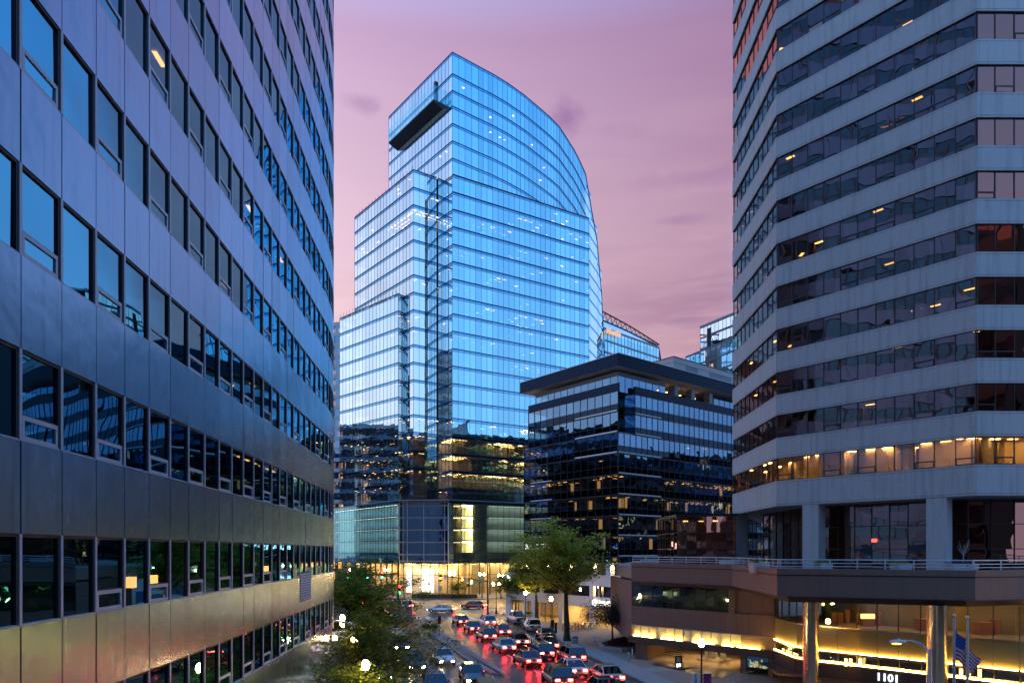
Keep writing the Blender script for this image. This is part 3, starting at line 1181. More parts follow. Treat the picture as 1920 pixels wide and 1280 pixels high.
for u in (2.6, 4.6, 6.6, 8.2):
    for o in (-2.2, -5.0):
        A = [wl2.at(u, H - 8.71, o), wl2.at(u + .5, H - 8.71, o), wl2.at(u + .5, H - 8.71, o - .3), wl2.at(u, H - 8.71, o - .3)]
        b.quad(*A[::-1])
b.build_each('garage_light', [M['shop_lit']], pod)
# picture poster in the pillar bay: blocks of a night town in blue, gold and white
b = MB()
ub0, ub1 = up0 + .56, up1 - .40
z0, z1 = .75, H - 8.86
b.wbox(wl2, ub0, ub1, z0, z1, -.25, -.10, 0)
for i in range(60):
    u = RND.uniform(ub0 + .05, ub1 - .30)
    z = z0 + abs(RND.gauss(0, .33)) * (z1 - z0)
    if z > z1 - .25:
        continue
    b.wbox(wl2, u, u + RND.uniform(.06, .28), z, z + RND.uniform(.04, .22), -.1, -.094 + .0006 * i, RND.choice((1, 1, 2, 3, 4)))
b.build('poster', [glow('poster_night', (.010, .035, .08), .7), glow('poster_gold', (.7, .55, .14), .5), glow('poster_white', (.6, .75, .65), .5), glow('poster_teal', (.03, .22, .24), .6), glow('poster_red', (.4, .10, .04), .5)], pod)
# lobby glazing
lob = [(21.47, 55.7), (21.4, 51.3), (22.3, 49.7), (30.5, 41.0), (40, 33)]
zt, zm, zl = H - 3.36, H - 5.46, H - 7.18
lights = MB()
for i in range(4):
    w = Wall(lob[i], lob[i + 1])
    nb = max(1, round(w.L / 1.35))
    du = w.L / nb
    bg, bf, bo, bt = MB(), MB(), MB(), MB()
    for q in range(nb):
        bg.pane(w, q * du + .02, (q + 1) * du - .02, zm + .05, zt, 0, 0, .006)
        bo.wbox(w, q * du + .012, (q + 1) * du - .012, zl + .04, zm - .05, -.06, 0, 0)
        bt.pane(w, q * du + .02, (q + 1) * du - .02, H - 8.0, zl - .08, -.25, 0, .004)
        bf.wbox(w, q * du - .03, q * du + .03, H - 8.0, zl - .1, -.3, -.2, 1)
        bf.wbox(w, q * du - .02, q * du + .02, zm + .05, zt, -.05, .05, 1)
    bf.wbox(w, 0, w.L, zm - .05, zm + .05, -.08, .08, 0)
    bf.wbox(w, 0, w.L, zl - .14, zl - .02, -.1, .22, 0)
    bf.wbox(w, 0, w.L, H - 8.14, H - 8.02, -.3, .22, 0)
    bf.wbox(w, 0, w.L, H - 9.1, H - 8.145, -.4, .16, 2)
    bf.wbox(w, 0, w.L, H - 9.12, H - 9.101, -.4, 1.4, 2)
    g = bg.build('lobby_window', [M['g_shop']], pod)
    bf.build('frame', [M['brass'], M['gasket'], M['brown_dark']], g)
    bt.build('transom_window', [M['g_shop']], pod)
    bo.build('olive_panel', [M['olive']], pod)
    s_ = MB()
    nseg = max(1, round(w.L / 2.0))
    for q in range(nseg):
        a, c = q * w.L / nseg + .06, (q + 1) * w.L / nseg - .06
        s_.wbox(w, a, c, zl - .018, zl + .04, .05, .13, 0)
    s_.build('cove_light', [M['cove']], pod)
    s_ = MB()
    for q in range(nseg):
        a, c = q * w.L / nseg + .06, (q + 1) * w.L / nseg - .06
        s_.wbox(w, a, c, H - 8.018, H - 7.96, .02, .14, 0)
    s_.build('cove_light', [M['cove']], pod)
b = MB()
li = [(26.5, 58.5), (27, 52), (34.5, 44.0), (44, 36)]
for i in range(3):
    w = Wall(li[i], li[i + 1])
    b.wbox(w, 0, w.L, .1, zt, -.2, 0, 0)
b.prism([(21.7, 57.5), (21.7, 51.5), (22.6, 50.0), (30.7, 41.3), (40, 33.4), (46, 38), (28, 60)], zm - .35, zm - .12, 1)
b.prism([(21.7, 57.5), (21.7, 51.5), (22.6, 50.0), (30.7, 41.3), (40, 33.4), (46, 38), (28, 60)], H - 8.3, H - 8.2, 1)
for (x, y) in ((24.6, 52.5), (26, 50.6), (28.5, 47.5), (31, 45.2)):
    b.box(x, x + .9, y, y + .9, zm - .1, zm + .70, 2)
    b.box(x + 1.1, x + 1.5, y + .2, y + .6, zm - .1, zm + .9, 2)
b.build('lobby_interior', [M['room'], M['room'], M['wood']], pod)
b = MB()
for (x, y, z) in ((23.7, 52.0, zt - .7), (24.2, 51.6, zt - .55)):
    b.ball((x, y, z), .12, 8)
p = px2(1627, 1154.5, 48)
b.box(p.x - .45, p.x + .45, p.y - .1, p.y + .1, p.z - .16, p.z + .16)
for px_ in (1586, 1595, 1613, 1802, 1818, 1837):
    p = px2(px_, 1240, 47.5 if px_ < 1700 else 43.5)
    b.tube([V(p.x, p.y, H - 8.0), V(p.x, p.y, H - 7.5)], .10, 8)
for i in range(7):
    b.box(24.5 + i * 1.6, 24.8 + i * 1.6, 53 - i * 1.7, 53.3 - i * 1.7, zt - .12, zt - .04)
b.build('lobby_lamp', [M['office_light']], pod)
for (px_, Z, r) in ((1520, 46.2, .50), (1757, 41.6, .57)):
    b = MB()
    p = px2(px_, HY, Z)
    b.tube([V(p.x, p.y, .1), V(p.x, p.y, H - 5.45), V(p.x, p.y, H - 5.43), V(p.x, p.y, H - 3.3)], [r, r, r, r], 40)
    b.lathe((p.x, p.y, 0), [(r + .004, H - 5.46), (r + .012, H - 5.45), (r + .012, H - 5.43), (r + .004, H - 5.42)], 40)
    b.build('column', [M['brass']], pod)
M['number_lit'] = glow('number_glow', (.85, .92, 1.0), 1.6)
b = MB()
for i in range(1, 4):
    w = Wall(lob[i], lob[i + 1])
    for q in range(int(w.L / 2.2)):
        for (zz, o) in ((zt - .05, -1.6), (zt - .05, -3.6), (H - 9.14, -1.0), (H - 9.14, .9), (H - 8.34, -1.2)):
            u = 1.0 + q * 2.2
            A = [w.at(u, zz, o), w.at(u + .45, zz, o), w.at(u + .45, zz, o - .45), w.at(u, zz, o - .45)]
            b.quad(*A[::-1])
b.build_each('added_downlight', [glow('added_lobby_downlight', (1.0, .58, .16), 26)], pod)  # unseen lamps added to brighten the lobby and the pavement
# doors under the fascia, house number, exit light
w = Wall(lob[2], lob[3])
b = MB()
nb = 9
du = w.L / nb
bg = MB()
for q in range(nb):
    b.wbox(w, q * du, q * du + .12, .14, H - 9.11, -.3, -.1, 1)
    bg.pane(w, q * du + .12, (q + 1) * du, .2, H - 9.12, -.2, 0, .004)
g = bg.build('entrance_door', [M['g_shop']], pod)
b.build('frame', [M['gasket'], M['brass']], g)
u = w.u_of(1666)
w_ = w.at(u, H - 8.82, .18)
text_mesh('house_number', '1101', .74, M['number_lit'], pod, w_, (w.d.x, w.d.y, 0), (0, 0, 1), .05)
back = MB()
back.wbox(w, u - .85, u + .85, H - 8.86, H - 8.24, .165, .172)
pass
b = MB()
for px_, hw in ((1625, 1.0), (1440, .7)):
    u = w.u_of(1612) if px_ > 1500 else -2.0
    b.prism([(w.at(u + 1.3 * math.cos(a), 0, .1 + 1.2 * math.sin(a)).x, w.at(u + 1.3 * math.cos(a), 0, .1 + 1.2 * math.sin(a)).y) for a in [math.pi * q / 10 for q in range(11)]], 1.30, 1.39)
b.build('door_canopy', [M['brass']], pod)

# railing along the deck edge
rail = thing('deck_railing', 'pale horizontal bar railing along the deck edge above the brown podium', 'railing', (17, 57, H - 1.156))
b, bp_ = MB(), MB()
for w in wp:
    a, c = w.at(.05, 0, -.22), w.at(w.L - .05, 0, -.22)
    for z in (.16, .36, .58):
        b.tube([V(a.x, a.y, H - 1.156 + z), V(c.x, c.y, H - 1.156 + z)], .028 if z < .5 else .036, 6)
    nn = max(2, int(w.L / 1.5))
    for i in range(nn + 1):
        q = w.at(.05 + (w.L - .1) * i / nn, 0, -.22)
        bp_.box(q.x - .03, q.x + .03, q.y - .03, q.y + .03, H - 1.18, H - .57)
b.build('bar', [M['rail']], rail)
bp_.build_each('post', [M['rail']], rail)
# ---------------------------------------------------------------- blue glass tower in the middle
glass = thing('glass_tower', 'tall pale blue glass tower with a curved crown, the highest building in the middle', 'building', (-5, 175, 0))
K0 = Vector((-13.8, 158.0))
LB = Vector((-32.8, 181.7))


def at_x(px, Z):
    return Vector(((px - 960) / F * Z, Z))


def zt_(py, Z):
    return H + (HY - py) / F * Z


SPF = 4.01
ZTOP = zt_(98, 158)
floors = [ZTOP, ZTOP - 4.95, ZTOP - 8.8] + [zt_(198.7, 158) - SPF * k for k in range(0, 26)]
floors = [z for z in floors if z > 20.5]


def curtain(par, wl, z_levels, glass_mats, ncol, spand=.62, fin=.10, jit=.004, o=0.0, topz=None, name='window_band', mullo=.035):
    """one part per storey: glass panes with a spandrel strip and a thin ledge, mullions as its sub-part"""
    for z1, z0 in zip(z_levels, z_levels[1:]):
        bg, bf = MB(), MB()
        for wi, w in enumerate(wl):
            nb = ncol[wi]
            du = w.L / nb
            zz1 = z1 if topz is None else min(z1, topz(wi))
            if zz1 - z0 < .5:
                continue
            s = min(spand, (zz1 - z0) * .4)
            gm = glass_mats[wi] if z1 > 40.5 else 3
            for i in range(nb):
                a, c = i * du + .02, (i + 1) * du - .02
                bg.pane(w, a, c, z0 + .03, zz1 - s - .03, o, gm, jit)
                bg.pane(w, a, c, zz1 - s, zz1 - .06, o, 2, jit)
                bf.wbox(w, i * du - .03, i * du + .03, z0 + .05, zz1 - .06, o - .08, o + mullo, 0)
            bf.wbox(w, 0, w.L, zz1 - .07, zz1 + .03, o - .2, o + fin, 0)
            bf.wbox(w, 0, w.L, zz1 - s - .045, zz1 - s + .02, o - .1, o + min(.03, mullo), 0)
        if not bg.v:
            continue
        g = bg.build(name, [M['g_tower'], M['g_pale_sheen'], M['g_spandrel'], M['g_tower_low']], par)
        bf.build('frame', [M['fin']], g)


M['fin'] = pbr('curtain_wall_fin', (.03, .075, .13), .4, metal=.5)
M['room_blue'] = pbr('tower_interior', (.30, .31, .31), .9, var=.3, scale=.15)
M['ceil_blue'] = pbr('tower_ceiling', (.50, .47, .42), .9)
# curved crown and right flank
sail = [K0] + [at_x(x, Z) for x, Z in ((872, 160.2), (896.9, 162.6), (924, 165.2), (951.6, 168.4), (984, 173.0), (1014, 178.3), (1033, 182), (1049, 185.8), (1063, 191), (1076.6, 196.4), (1088, 202.5), (1098, 208.9))]
low = [(1107.8, 215, 384), (1119.5, 222, 450), (1128, 229, 550), (1134, 236, 672)]
low_pts = [sail[-1]] + [at_x(a, b) for a, b, c in low]
low_top = [ZTOP] + [zt_(c, b) for a, b, c in low]
ws = [Wall(sail[i], sail[i + 1]) for i in range(len(sail) - 1)]
wls = [Wall(low_pts[i], low_pts[i + 1]) for i in range(len(low_pts) - 1)]
wL = Wall(LB, K0)
nc = lambda w: max(1, round(w.L / 1.55))
curtain(glass, [wL] + ws, floors, [1] + [0] * len(ws), [nc(w) for w in [wL] + ws])
curtain(glass, wls, floors, [1] * len(wls), [max(1, int(w.L / 3)) for w in wls], topz=lambda i: (low_top[i] + low_top[i + 1]) / 2, fin=.012, mullo=.006)
# sloping edge that closes the stepped flank
b = MB()
for i in range(len(low_pts) - 1):
    a, c = low_pts[i], low_pts[i + 1]
    w = wls[i]
    b.hexa([w.at(-.05, low_top[i] - .5, .12), w.at(w.L, low_top[i + 1] - .5, .12), w.at(w.L, low_top[i + 1] - .5, -.5), w.at(-.05, low_top[i] - .5, -.5),
            w.at(-.05, low_top[i] + .05, .12), w.at(w.L, low_top[i + 1] + .05, .12), w.at(w.L, low_top[i + 1] + .05, -.5), w.at(-.05, low_top[i] + .05, -.5)], 0)
    zm_ = (low_top[i] + low_top[i + 1]) / 2
    b.add([w.at(0, low_top[i], .0), w.at(w.L / 2, zm_, .0), w.at(0, zm_, 0)], [(0, 2, 1)], 1)
b.build('crown_edge', [M['fin'], M['g_tower']], glass)
back_pts = [low_pts[-1], Vector((20, 250)), Vector((-20, 215)), LB]
body = sail + low_pts[1:-1] + back_pts


def scaled(poly, k):
    c = sum((Vector(p) for p in poly), Vector((0, 0))) / len(poly)
    return [tuple(c + (Vector(p) - c) * k) for p in poly]


it = MB()
for z in floors:
    it.prism(scaled(sail + [Vector((-20, 215)), LB], .985), z - .62, z - .30, 1)
it.prism(scaled(sail + [Vector((-20, 215)), LB], .72), 0, ZTOP - 1.0, 0)
it.prism(scaled(low_pts + [Vector((20, 250)), Vector((-20, 215)), Vector((0, 190))], .93), 0, low_top[2] - 14, 0)
it.build('interior', [M['room_blue'], M['ceil_blue']], glass)
rf = MB()
rf.prism(scaled(sail + [Vector((-20, 215)), LB], .99), ZTOP - .5, ZTOP - .1, 0)
rf.tube([V(-2.5 + 20, 205, ZTOP), V(17.5, 205, ZTOP + 6)], .12, 6)
rf.build('roof', [M['soffit']], glass)


def ceiling_lights(par, walls, levels, prob, drop=.66, n_in=(1.2, 3.0, 5.0), size=(.5, .18), mt='office_dim', off=0.0, dx=1.55):
    b = MB()
    for z in levels:
        for w in walls:
            i = 0.4
            run = 0
            while i < w.L - 1:
                for dd in n_in:
                    p = prob(z, w, i)
                    if RND.random() < p:
                        A = [w.at(i, z - drop, off - dd), w.at(i + size[0], z - drop, off - dd), w.at(i + size[0], z - drop, off - dd - size[1]), w.at(i, z - drop, off - dd - size[1])]
                        b.quad(*A[::-1])
                i += dx
    if b.v:
        return tag(b.build('interior_light', [M[mt]], par), kind='stuff')


hot = {}


def lightprob(base):
    def f(z, w, u):
        k = (round(z), id(w), int(u / 9))
        if k not in hot:
            hot[k] = RND.random() ** 4 * base * 4.5
        return hot[k]
    return f


ceiling_lights(glass, ws[:8], floors[1:], lightprob(.08), n_in=(1.5, 3.5, 6), size=(.55, .40), mt='tower_light')
# flat shaft on the right in front of the crown
EE = Vector((19.8, 178.7))
off = Vector((.52, -.85)) * .55
F0, F1 = K0 + off + Vector((-.25, -.15)), EE + off
wf = Wall(F0, F1)
wf_side = Wall(F1, F1 + Vector((-4.5, 8)))
ztf = zt_(329.5, 158)
fl_flat = [ztf - SPF * k for k in range(0, 18)]
fl_flat = [z for z in fl_flat if z > 20.5] + [22.4]
curtain(glass, [wf, wf_side], fl_flat, [0, 0], [26, 4], fin=.22)
b = MB()
b.prism([tuple(F0), tuple(F1), tuple(F1 + Vector((-3, 6))), tuple(F0 + Vector((-3, 6)))], ztf - .3, ztf - .02)
for i in range(14):
    u = wf.L * .45 + i * 1.35
    b.wbox(wf, u, u + .06, ztf, ztf + 1.1, -.4, -.34)
b.build('terrace', [M['soffit']], glass)
it = MB()
for z in fl_flat:
    A = [wf.at(.1, 0, -.15), wf.at(wf.L - .1, 0, -.15), wf.at(wf.L - .1, 0, -9), wf.at(.1, 0, -9)]
    it.prism([tuple(p.xy) for p in A], z - .62, z - .34, 1)
A = [wf.at(.3, 0, -7.8), wf.at(wf.L - .1, 0, -7.8), wf.at(wf.L - .1, 0, -9), wf.at(.3, 0, -9)]
it.prism([tuple(p.xy) for p in A], 20, ztf - .7, 0)
for q in range(60):
    u = RND.uniform(1, wf.L - 2)
    z = RND.choice(fl_flat[:-1])
    it.wbox(wf, u, u + RND.uniform(.3, 2.5), z - 3.9, z - .65, -RND.uniform(2.5, 6), -2.3, 0)
it.build('interior', [M['room_blue'], M['ceil_blue']], glass)


def pflat(z, w, u):
    if z < 45:
        k = ('f', round(z), int(u / 5))
        if k not in hot:
            hot[k] = RND.choice((.05, .3, .85, .95))
        return hot[k]
    return lightprob(.10)(z, w, u)


ceiling_lights(glass, [wf], [z for z in fl_flat[:-1] if z > 45], pflat, n_in=(1.5, 3.2, 5), size=(1.0, .16), mt='tower_light')
ceiling_lights(glass, [wf], [z for z in fl_flat[:-1] if z <= 45], pflat, n_in=(1.5, 3.2, 5, 6.5), size=(1.1, .22), mt='warm_hall')

# left wing, upper block
W1c = at_x(775, 159.5)
W1l = at_x(665, 182.5)
W1r = at_x(818.5, 162.9)
zw1 = zt_(318, 159.5)
w1a, w1b = Wall(W1l, W1c), Wall(W1c, W1r)
fl1 = [zw1 - 4.08 * k for k in range(0, 18)]
fl1 = [z for z in fl1 if z > 21] + [22.4]
curtain(glass, [w1a, w1b], fl1, [1, 1], [19, 4], fin=.14)
b = MB()
b.prism([tuple(W1l), tuple(W1c), tuple(W1r), tuple(W1r + Vector((-14, 20)))], zw1 - .5, zw1 - .1)
for w, n in ((w1a, 17), (w1b, 4)):
    for i in range(n):
        b.wbox(w, w.L * i / n, w.L * i / n + .06, zw1, zw1 + 1.3, -.5, -.44)
b.build('terrace', [M['soffit']], glass)
W2c = at_x(747, 161.8)
W2l = at_x(637, 179.3)
W2r = at_x(776, 160.6)
zw2 = zt_(550, 161.8)
w2a = Wall(W2l, W2c)
w2b = Wall(W2c, W2c + Vector((2.2, 4.2)))
fl2 = [zw2 - 4.08 * k for k in range(0, 12)]
fl2 = [z for z in fl2 if z > 21] + [22.4]
curtain(glass, [w2a, w2b], fl2, [1, 1], [17, 2], fin=.14)
b = MB()
b.prism([tuple(W2l), tuple(W2c), tuple(W2c + Vector((2.2, 4.2))), tuple(W2l + Vector((4, 5)))], zw2 - .5, zw2 - .1)
for i in range(18):
    b.wbox(w2a, w2a.L * i / 18, w2a.L * i / 18 + .06, zw2, zw2 + 1.3, -.3, -.24)
b.build('terrace', [M['soffit']], glass)
it = MB()
for (wl3, fl_) in (([w1a, w1b], fl1), ([w2a], fl2)):
    for w in wl3:
        dep = 9 if w is not w1b else 4
        for z in fl_:
            A = [w.at(.15, 0, -.12), w.at(w.L - .15, 0, -.12), w.at(w.L - .6, 0, -dep), w.at(.6, 0, -dep)]
            it.prism([tuple(p.xy) for p in A], z - .62, z - .34, 1)
        A = [w.at(.9, 0, -dep + 1), w.at(w.L - .9, 0, -dep + 1), w.at(w.L - .9, 0, -dep), w.at(.9, 0, -dep)]
        it.prism([tuple(p.xy) for p in A], 18, fl_[0] - .7, 0)
it.build('interior', [M['room_blue'], M['ceil_blue']], glass)


def p1(z, w, u):
    if abs(z - fl1[2]) < .5:
        return .85 if (w is w1b or u > w.L * .55) else .10
    if z < 44:
        return .5 if u > w.L * .75 else .16
    return lightprob(.05)(z, w, u)


ceiling_lights(glass, [w1a, w1b], fl1[:-1], p1, size=(.9, .3), n_in=(1.0, 2.2, 3.2), mt='tower_light')
ceiling_lights(glass, [w2a], fl2[:-1], lambda z, w, u: (.20 if z < 40 else .03) + (.5 if u > w.L - 3 else 0), size=(.8, .2), mt='tower_light')

# glazed gallery hung on the left face near the top
gal = MB()
gl_ = MB()
ua, ub = wL.L - 25.7, wL.L - 4.1
zb_, zc_ = zt_(195, 161) - .2, zt_(195, 161) + 3.6
gal.hexa([wL.at(ua, zb_ + .1, 2.6), wL.at(ub, zb_ + .1, 2.6), wL.at(ub, zb_ - .9, .05), wL.at(ua, zb_ - .9, .05), wL.at(ua, zb_ + .4, 2.6), wL.at(ub, zb_ + .4, 2.6), wL.at(ub, zb_ + .4, .05), wL.at(ua, zb_ + .4, .05)], 0)
gal.wbox(wL, ub - 3.4, ub - 2.6, zb_ + .4, zc_ + 3.2, .04, .4, 0)  # black box stands in for the shade of a slot opening
gal.build('gallery_floor_and_slot', [M['black']], glass)
n = 14
for i in range(n):
    du = (ub - ua) / n
    gl_.pane(wL, ua + i * du + .03, ua + (i + 1) * du - .03, zb_ + .42, zc_, 2.55, 0, .004)
for q in (ua, ub):
    a = [wL.at(q, zb_ + .42, 2.5), wL.at(q, zb_ + .42, .1), wL.at(q, zc_, .1), wL.at(q, zc_, 2.5)]
    gl_.quad(*a)
gl_.build('gallery_glass', [M['g_teal']], glass)

# teal podium with recessed dark corner, lit lobby below
pb = Vector((-26.2, 155.0))
pa = Vector((-48.3, 184.0))
pc = Vector((-14.1, 154.0))
pd = pc + (EE - K0) * 1.0
wp1, wp2, wp3 = Wall(pa, pb), Wall(pb + Vector((.25, 1.2)), pc + Vector((-.25, 1.2))), Wall(pc, pd)
ztop_p = zt_(938, 154.5)
zbot_p = zt_(1056, 154.5)
lv = [ztop_p, ztop_p - .85, ztop_p - 3.55, ztop_p - 6.35, ztop_p - 9.15, ztop_p - 11.95, zbot_p + .75, zbot_p]
for z1, z0 in zip(lv, lv[1:]):
    bg, bf = MB(), MB()
    for w, nb, gm in ((wp1, 24, 0), (wp2, 8, 1), (wp3, 25, 2)):
        du = w.L / nb
        for i in range(nb):
            bg.pane(w, i * du + .02, (i + 1) * du - .02, z0 + .04, z1 - .03, 0, gm, .003)
            bf.wbox(w, i * du - .02, i * du + .02, z0 + .04, z1 - .04, -.06, .03)
        bf.wbox(w, 0, w.L, z1 - .05, z1 + .04, -.2, .10)
        if gm == 1:
            for q in (0, .18, 1.0, 2.0, w.L / 2, w.L - 1, w.L - .2):
                bf.wbox(w, q, q + .12, z0, z1, -.02, .14, 1)
            bf.wbox(w, 0, w.L, z1 - .40, z1 - .06, -.02, .05, 2)
    g = bg.build('window_band', [M['g_teal'], M['g_navy'], M['g_teal']], glass)
    bf.build('frame', [M['fin'], M['alu_frame'], M['grey_louver']], g)
it = MB()
for w in (wp1, wp3):
    for z in lv[1:]:
        A = [w.at(.3, 0, -.3), w.at(w.L - .3, 0, -.3), w.at(w.L - 3, 0, -6), w.at(3, 0, -6)]
        it.prism([tuple(p.xy) for p in A], z + .0, z + .25, 1)
    A = [w.at(.4, 0, -1.6), w.at(w.L - .4, 0, -1.6), w.at(w.L - 3, 0, -6), w.at(3, 0, -6)]
    if w is wp1:
        it.prism([tuple(p.xy) for p in A], zbot_p, ztop_p - .5, 2)
A = [wp3.at(10.3, 0, -1.2), wp3.at(wp3.L, 0, -1.2), wp3.at(wp3.L, 0, -6), wp3.at(10.3, 0, -6)]
it.prism([tuple(p.xy) for p in A], zbot_p, ztop_p - .5, 3)
A = [wp3.at(1, 0, -4.5), wp3.at(wp3.L, 0, -4.5), wp3.at(wp3.L, 0, -6), wp3.at(1, 0, -6)]
it.prism([tuple(p.xy) for p in A], zbot_p, ztop_p - .5, 0)
for (a, c) in ((3.4, 3.6), (6.3, 6.5), (.2, 1.4), (6.6, 10.2)):
    it.wbox(wp3, a, c, zbot_p, ztop_p - .5, -4.4, -.8, 3 if c - a < 3 else 0)
it.prism([tuple(pb), tuple(pc), tuple(pd), (10, 200), (-30, 200), tuple(pa)], ztop_p - .02, ztop_p + .25, 0)
it.prism([tuple(wp1.at(.3, 0, -.3).xy), tuple(wp1.at(wp1.L - .2, 0, -.3).xy), tuple(wp2.at(.1, 0, -.2).xy), tuple(wp2.at(wp2.L - .1, 0, -.2).xy), tuple(wp3.at(.2, 0, -.3).xy), tuple(wp3.at(wp3.L, 0, -.3).xy), (10, 200), (-30, 205)], zbot_p - .1, zbot_p + .05, 0)
it.wbox(wp2, .2, wp2.L - .2, zbot_p + .1, ztop_p - .2, -4, -2.2, 4)
it.build('podium_interior', [M['grey_louver'], M['ceil_blue'], M['teal_blind'] if 'teal_blind' in M else pbr('pale_blind', (.50, .76, .80), .8, var=.25, scale=.3), pbr('cream_blind', (.62, .64, .52), .8, var=.12, scale=.3), M['room_dark']], glass)
b = MB()
for k in range(1, 5):
    z = lv[k]
    b.wbox(wp3, 3.7, 6.2, z - .25, z - .12, -2.5, -.6, 0)
    b.wbox(wp3, 2.0, 3.2, z - .35, z - .25, -2.0, -1.2, 1)
b.build('interior_light', [M['shop_lit'], M['office_dim']], glass)
b = MB()
for w in (wp1, wp3):
    for k in range(1, 5):
        u0 = .6 if w is wp1 else 10.5
        A = [w.at(u0, lv[k] - .06, -.25), w.at(w.L - .6, lv[k] - .06, -.25), w.at(w.L - .6, lv[k] - .06, -.6), w.at(u0, lv[k] - .06, -.6)]
        b.quad(*A[::-1])
b.build('added_blind_light', [M['added_blind_light']], glass)  # unseen strips added between glass and blinds to brighten the blinds
# lit lobby at street level
zs0, zs1 = .14, zbot_p - .12
lw1, lw2, lw3 = Wall(pa + Vector((2.2, 1)), pb + Vector((1.2, 2.4))), Wall(pb + Vector((1.2, 2.4)), pc + Vector((-.6, 2.2))), Wall(pc + Vector((-.6, 2.2)), pd + Vector((-1, 2.4)))
for w, nb in ((lw1, 12), (lw2, 5), (lw3, 14)):
    bg, bf = MB(), MB()
    du = w.L / nb
    for i in range(nb):
        bg.pane(w, i * du + .05, (i + 1) * du - .05, zs0, zs1 - 2.6, 0, 0, .003)
        bg.pane(w, i * du + .05, (i + 1) * du - .05, zs1 - 2.5, zs1, 0, 0, .003)
        bf.wbox(w, i * du - .06, i * du + .06, zs0, zs1, -.25, .06)
    bf.wbox(w, 0, w.L, zs1 - 2.6, zs1 - 2.5, -.1, .055)
    g = bg.build('lobby_window', [M['g_shop']], glass)
    bf.build('frame', [M['gasket']], g)
it = MB()
lobby_wall = pbr('lobby_wall', (.62, .56, .46), .8, var=.12, scale=.3)
for w in (lw1, lw2, lw3):
    it.wbox(w, -2, w.L + 2, .1, zs1, -7.3, -7.0, 0)
    it.wbox(w, -.5, w.L + .5, .08, .13, -7.0, -.1, 0)
    n = int(w.L / 5)
    for i in range(n):
        it.wbox(w, 2 + i * 5, 2.9 + i * 5, .13, zs1, -4.0, -3.1, 0)
it.build('lobby_interior', [lobby_wall], glass)
b = MB()
for w in (lw1, lw2, lw3):
    for i in range(int(w.L / 2.6)):
        for o in (-1.5, -4.4):
            A = [w.at(.8 + i * 2.6, zs1 - .06, o), w.at(2.4 + i * 2.6, zs1 - .06, o), w.at(2.4 + i * 2.6, zs1 - .06, o - .7), w.at(.8 + i * 2.6, zs1 - .06, o - .7)]
            b.quad(*A[::-1])
b.build_each('lobby_light', [M['shop_lit']], glass)
b = MB()
for px_a, px_b in ((759, 770), (787, 802), (804, 810)):
    u0_, u1_ = lw2.u_of(px_a), lw2.u_of(px_b)
    b.wbox(lw2, max(.1, u0_), u1_, .9, zs1 - 1.1, -1.6, -1.45)
b.build_each('lobby_screen', [M['screen']], glass)
b = MB()
for i in range(9):
    p = lw2.at(1 + i * 1.3, zs1 - 1.6, -3)
    b.ball(p, .16, 8)
b.build_each('pendant_lamp', [M['lamp']], glass)

# ---------------------------------------------------------------- dark glass office building
S_ = 112.0
def dk(px, r):
    return at_x(px, S_ * r)
dark = thing('dark_office', 'black glass office block with a deep navy roof canopy, half hidden by the concrete tower', 'building', (20, 130, 0))
DC = dk(1159, 1.0)
dL = (dk(977.2, 1.1777) - DC).normalized()
dR = (dk(1372.5, 1.185) - DC).normalized()
zd = lambda y: H + (HY - y) / F * S_
FD = 39.0 / F * S_
# body: corner and left end
BL = DC + dL * 24.4
BR = DC + dR * 46
z_low = zd(1056)
lowtop = zd(811)
wl_low = Wall(BL, DC)
wr_low = Wall(DC, BR)


def dark_floor(w, ulo, uhi, z0, z1, nb, lit=False):
    bg, bf = MB(), MB()
    ww = Wall(w.at(ulo, 0).xy, w.at(uhi, 0).xy)
    du = ww.L / nb
    sp_h = (z1 - z0) * .40
    for i in range(nb):
        bg.pane(ww, i * du + .03, (i + 1) * du - .03, z0 + sp_h + .04, z1 - .02, 0, 0, .012)
        bg.pane(ww, i * du + .03, (i + 1) * du - .03, z0 + .20, z0 + sp_h - .02, .0, 1, .008)
        bf.wbox(ww, i * du - .035, i * du + .035, z0, z1, -.1, .07, 0)
    bf.wbox(ww, ww.L - .04, ww.L, z0, z1, -.1, .07, 0)
    bf.wbox(ww, 0, ww.L, z0 + sp_h - .02, z0 + sp_h + .04, -.1, .06, 0)
    bf.wbox(ww, 0, ww.L, z0, z0 + .20, -.15, .0, 0)
    g = bg.build('window_band', [M['g_dark'], M['navy_gl']], dark)
    bf.build('frame', [M['gasket'], M['alu_frame']], g)


M['navy_gl'] = glazing('navy_spandrel_glass', (.18, .30, .48), .05, (.02, .03, .045), wave=.02, wscale=.4)
levels = [lowtop - FD * k for k in range(0, 8)]
levels = [z for z in levels if z > z_low + .2] + [z_low]
nl, nr_ = 14, 31
for z1, z0 in zip(levels, levels[1:]):
    dark_floor(wl_low, 0, wl_low.L, z0, z1, nl)
    dark_floor(wr_low, 0, wr_low.L, z0, z1, nr_)
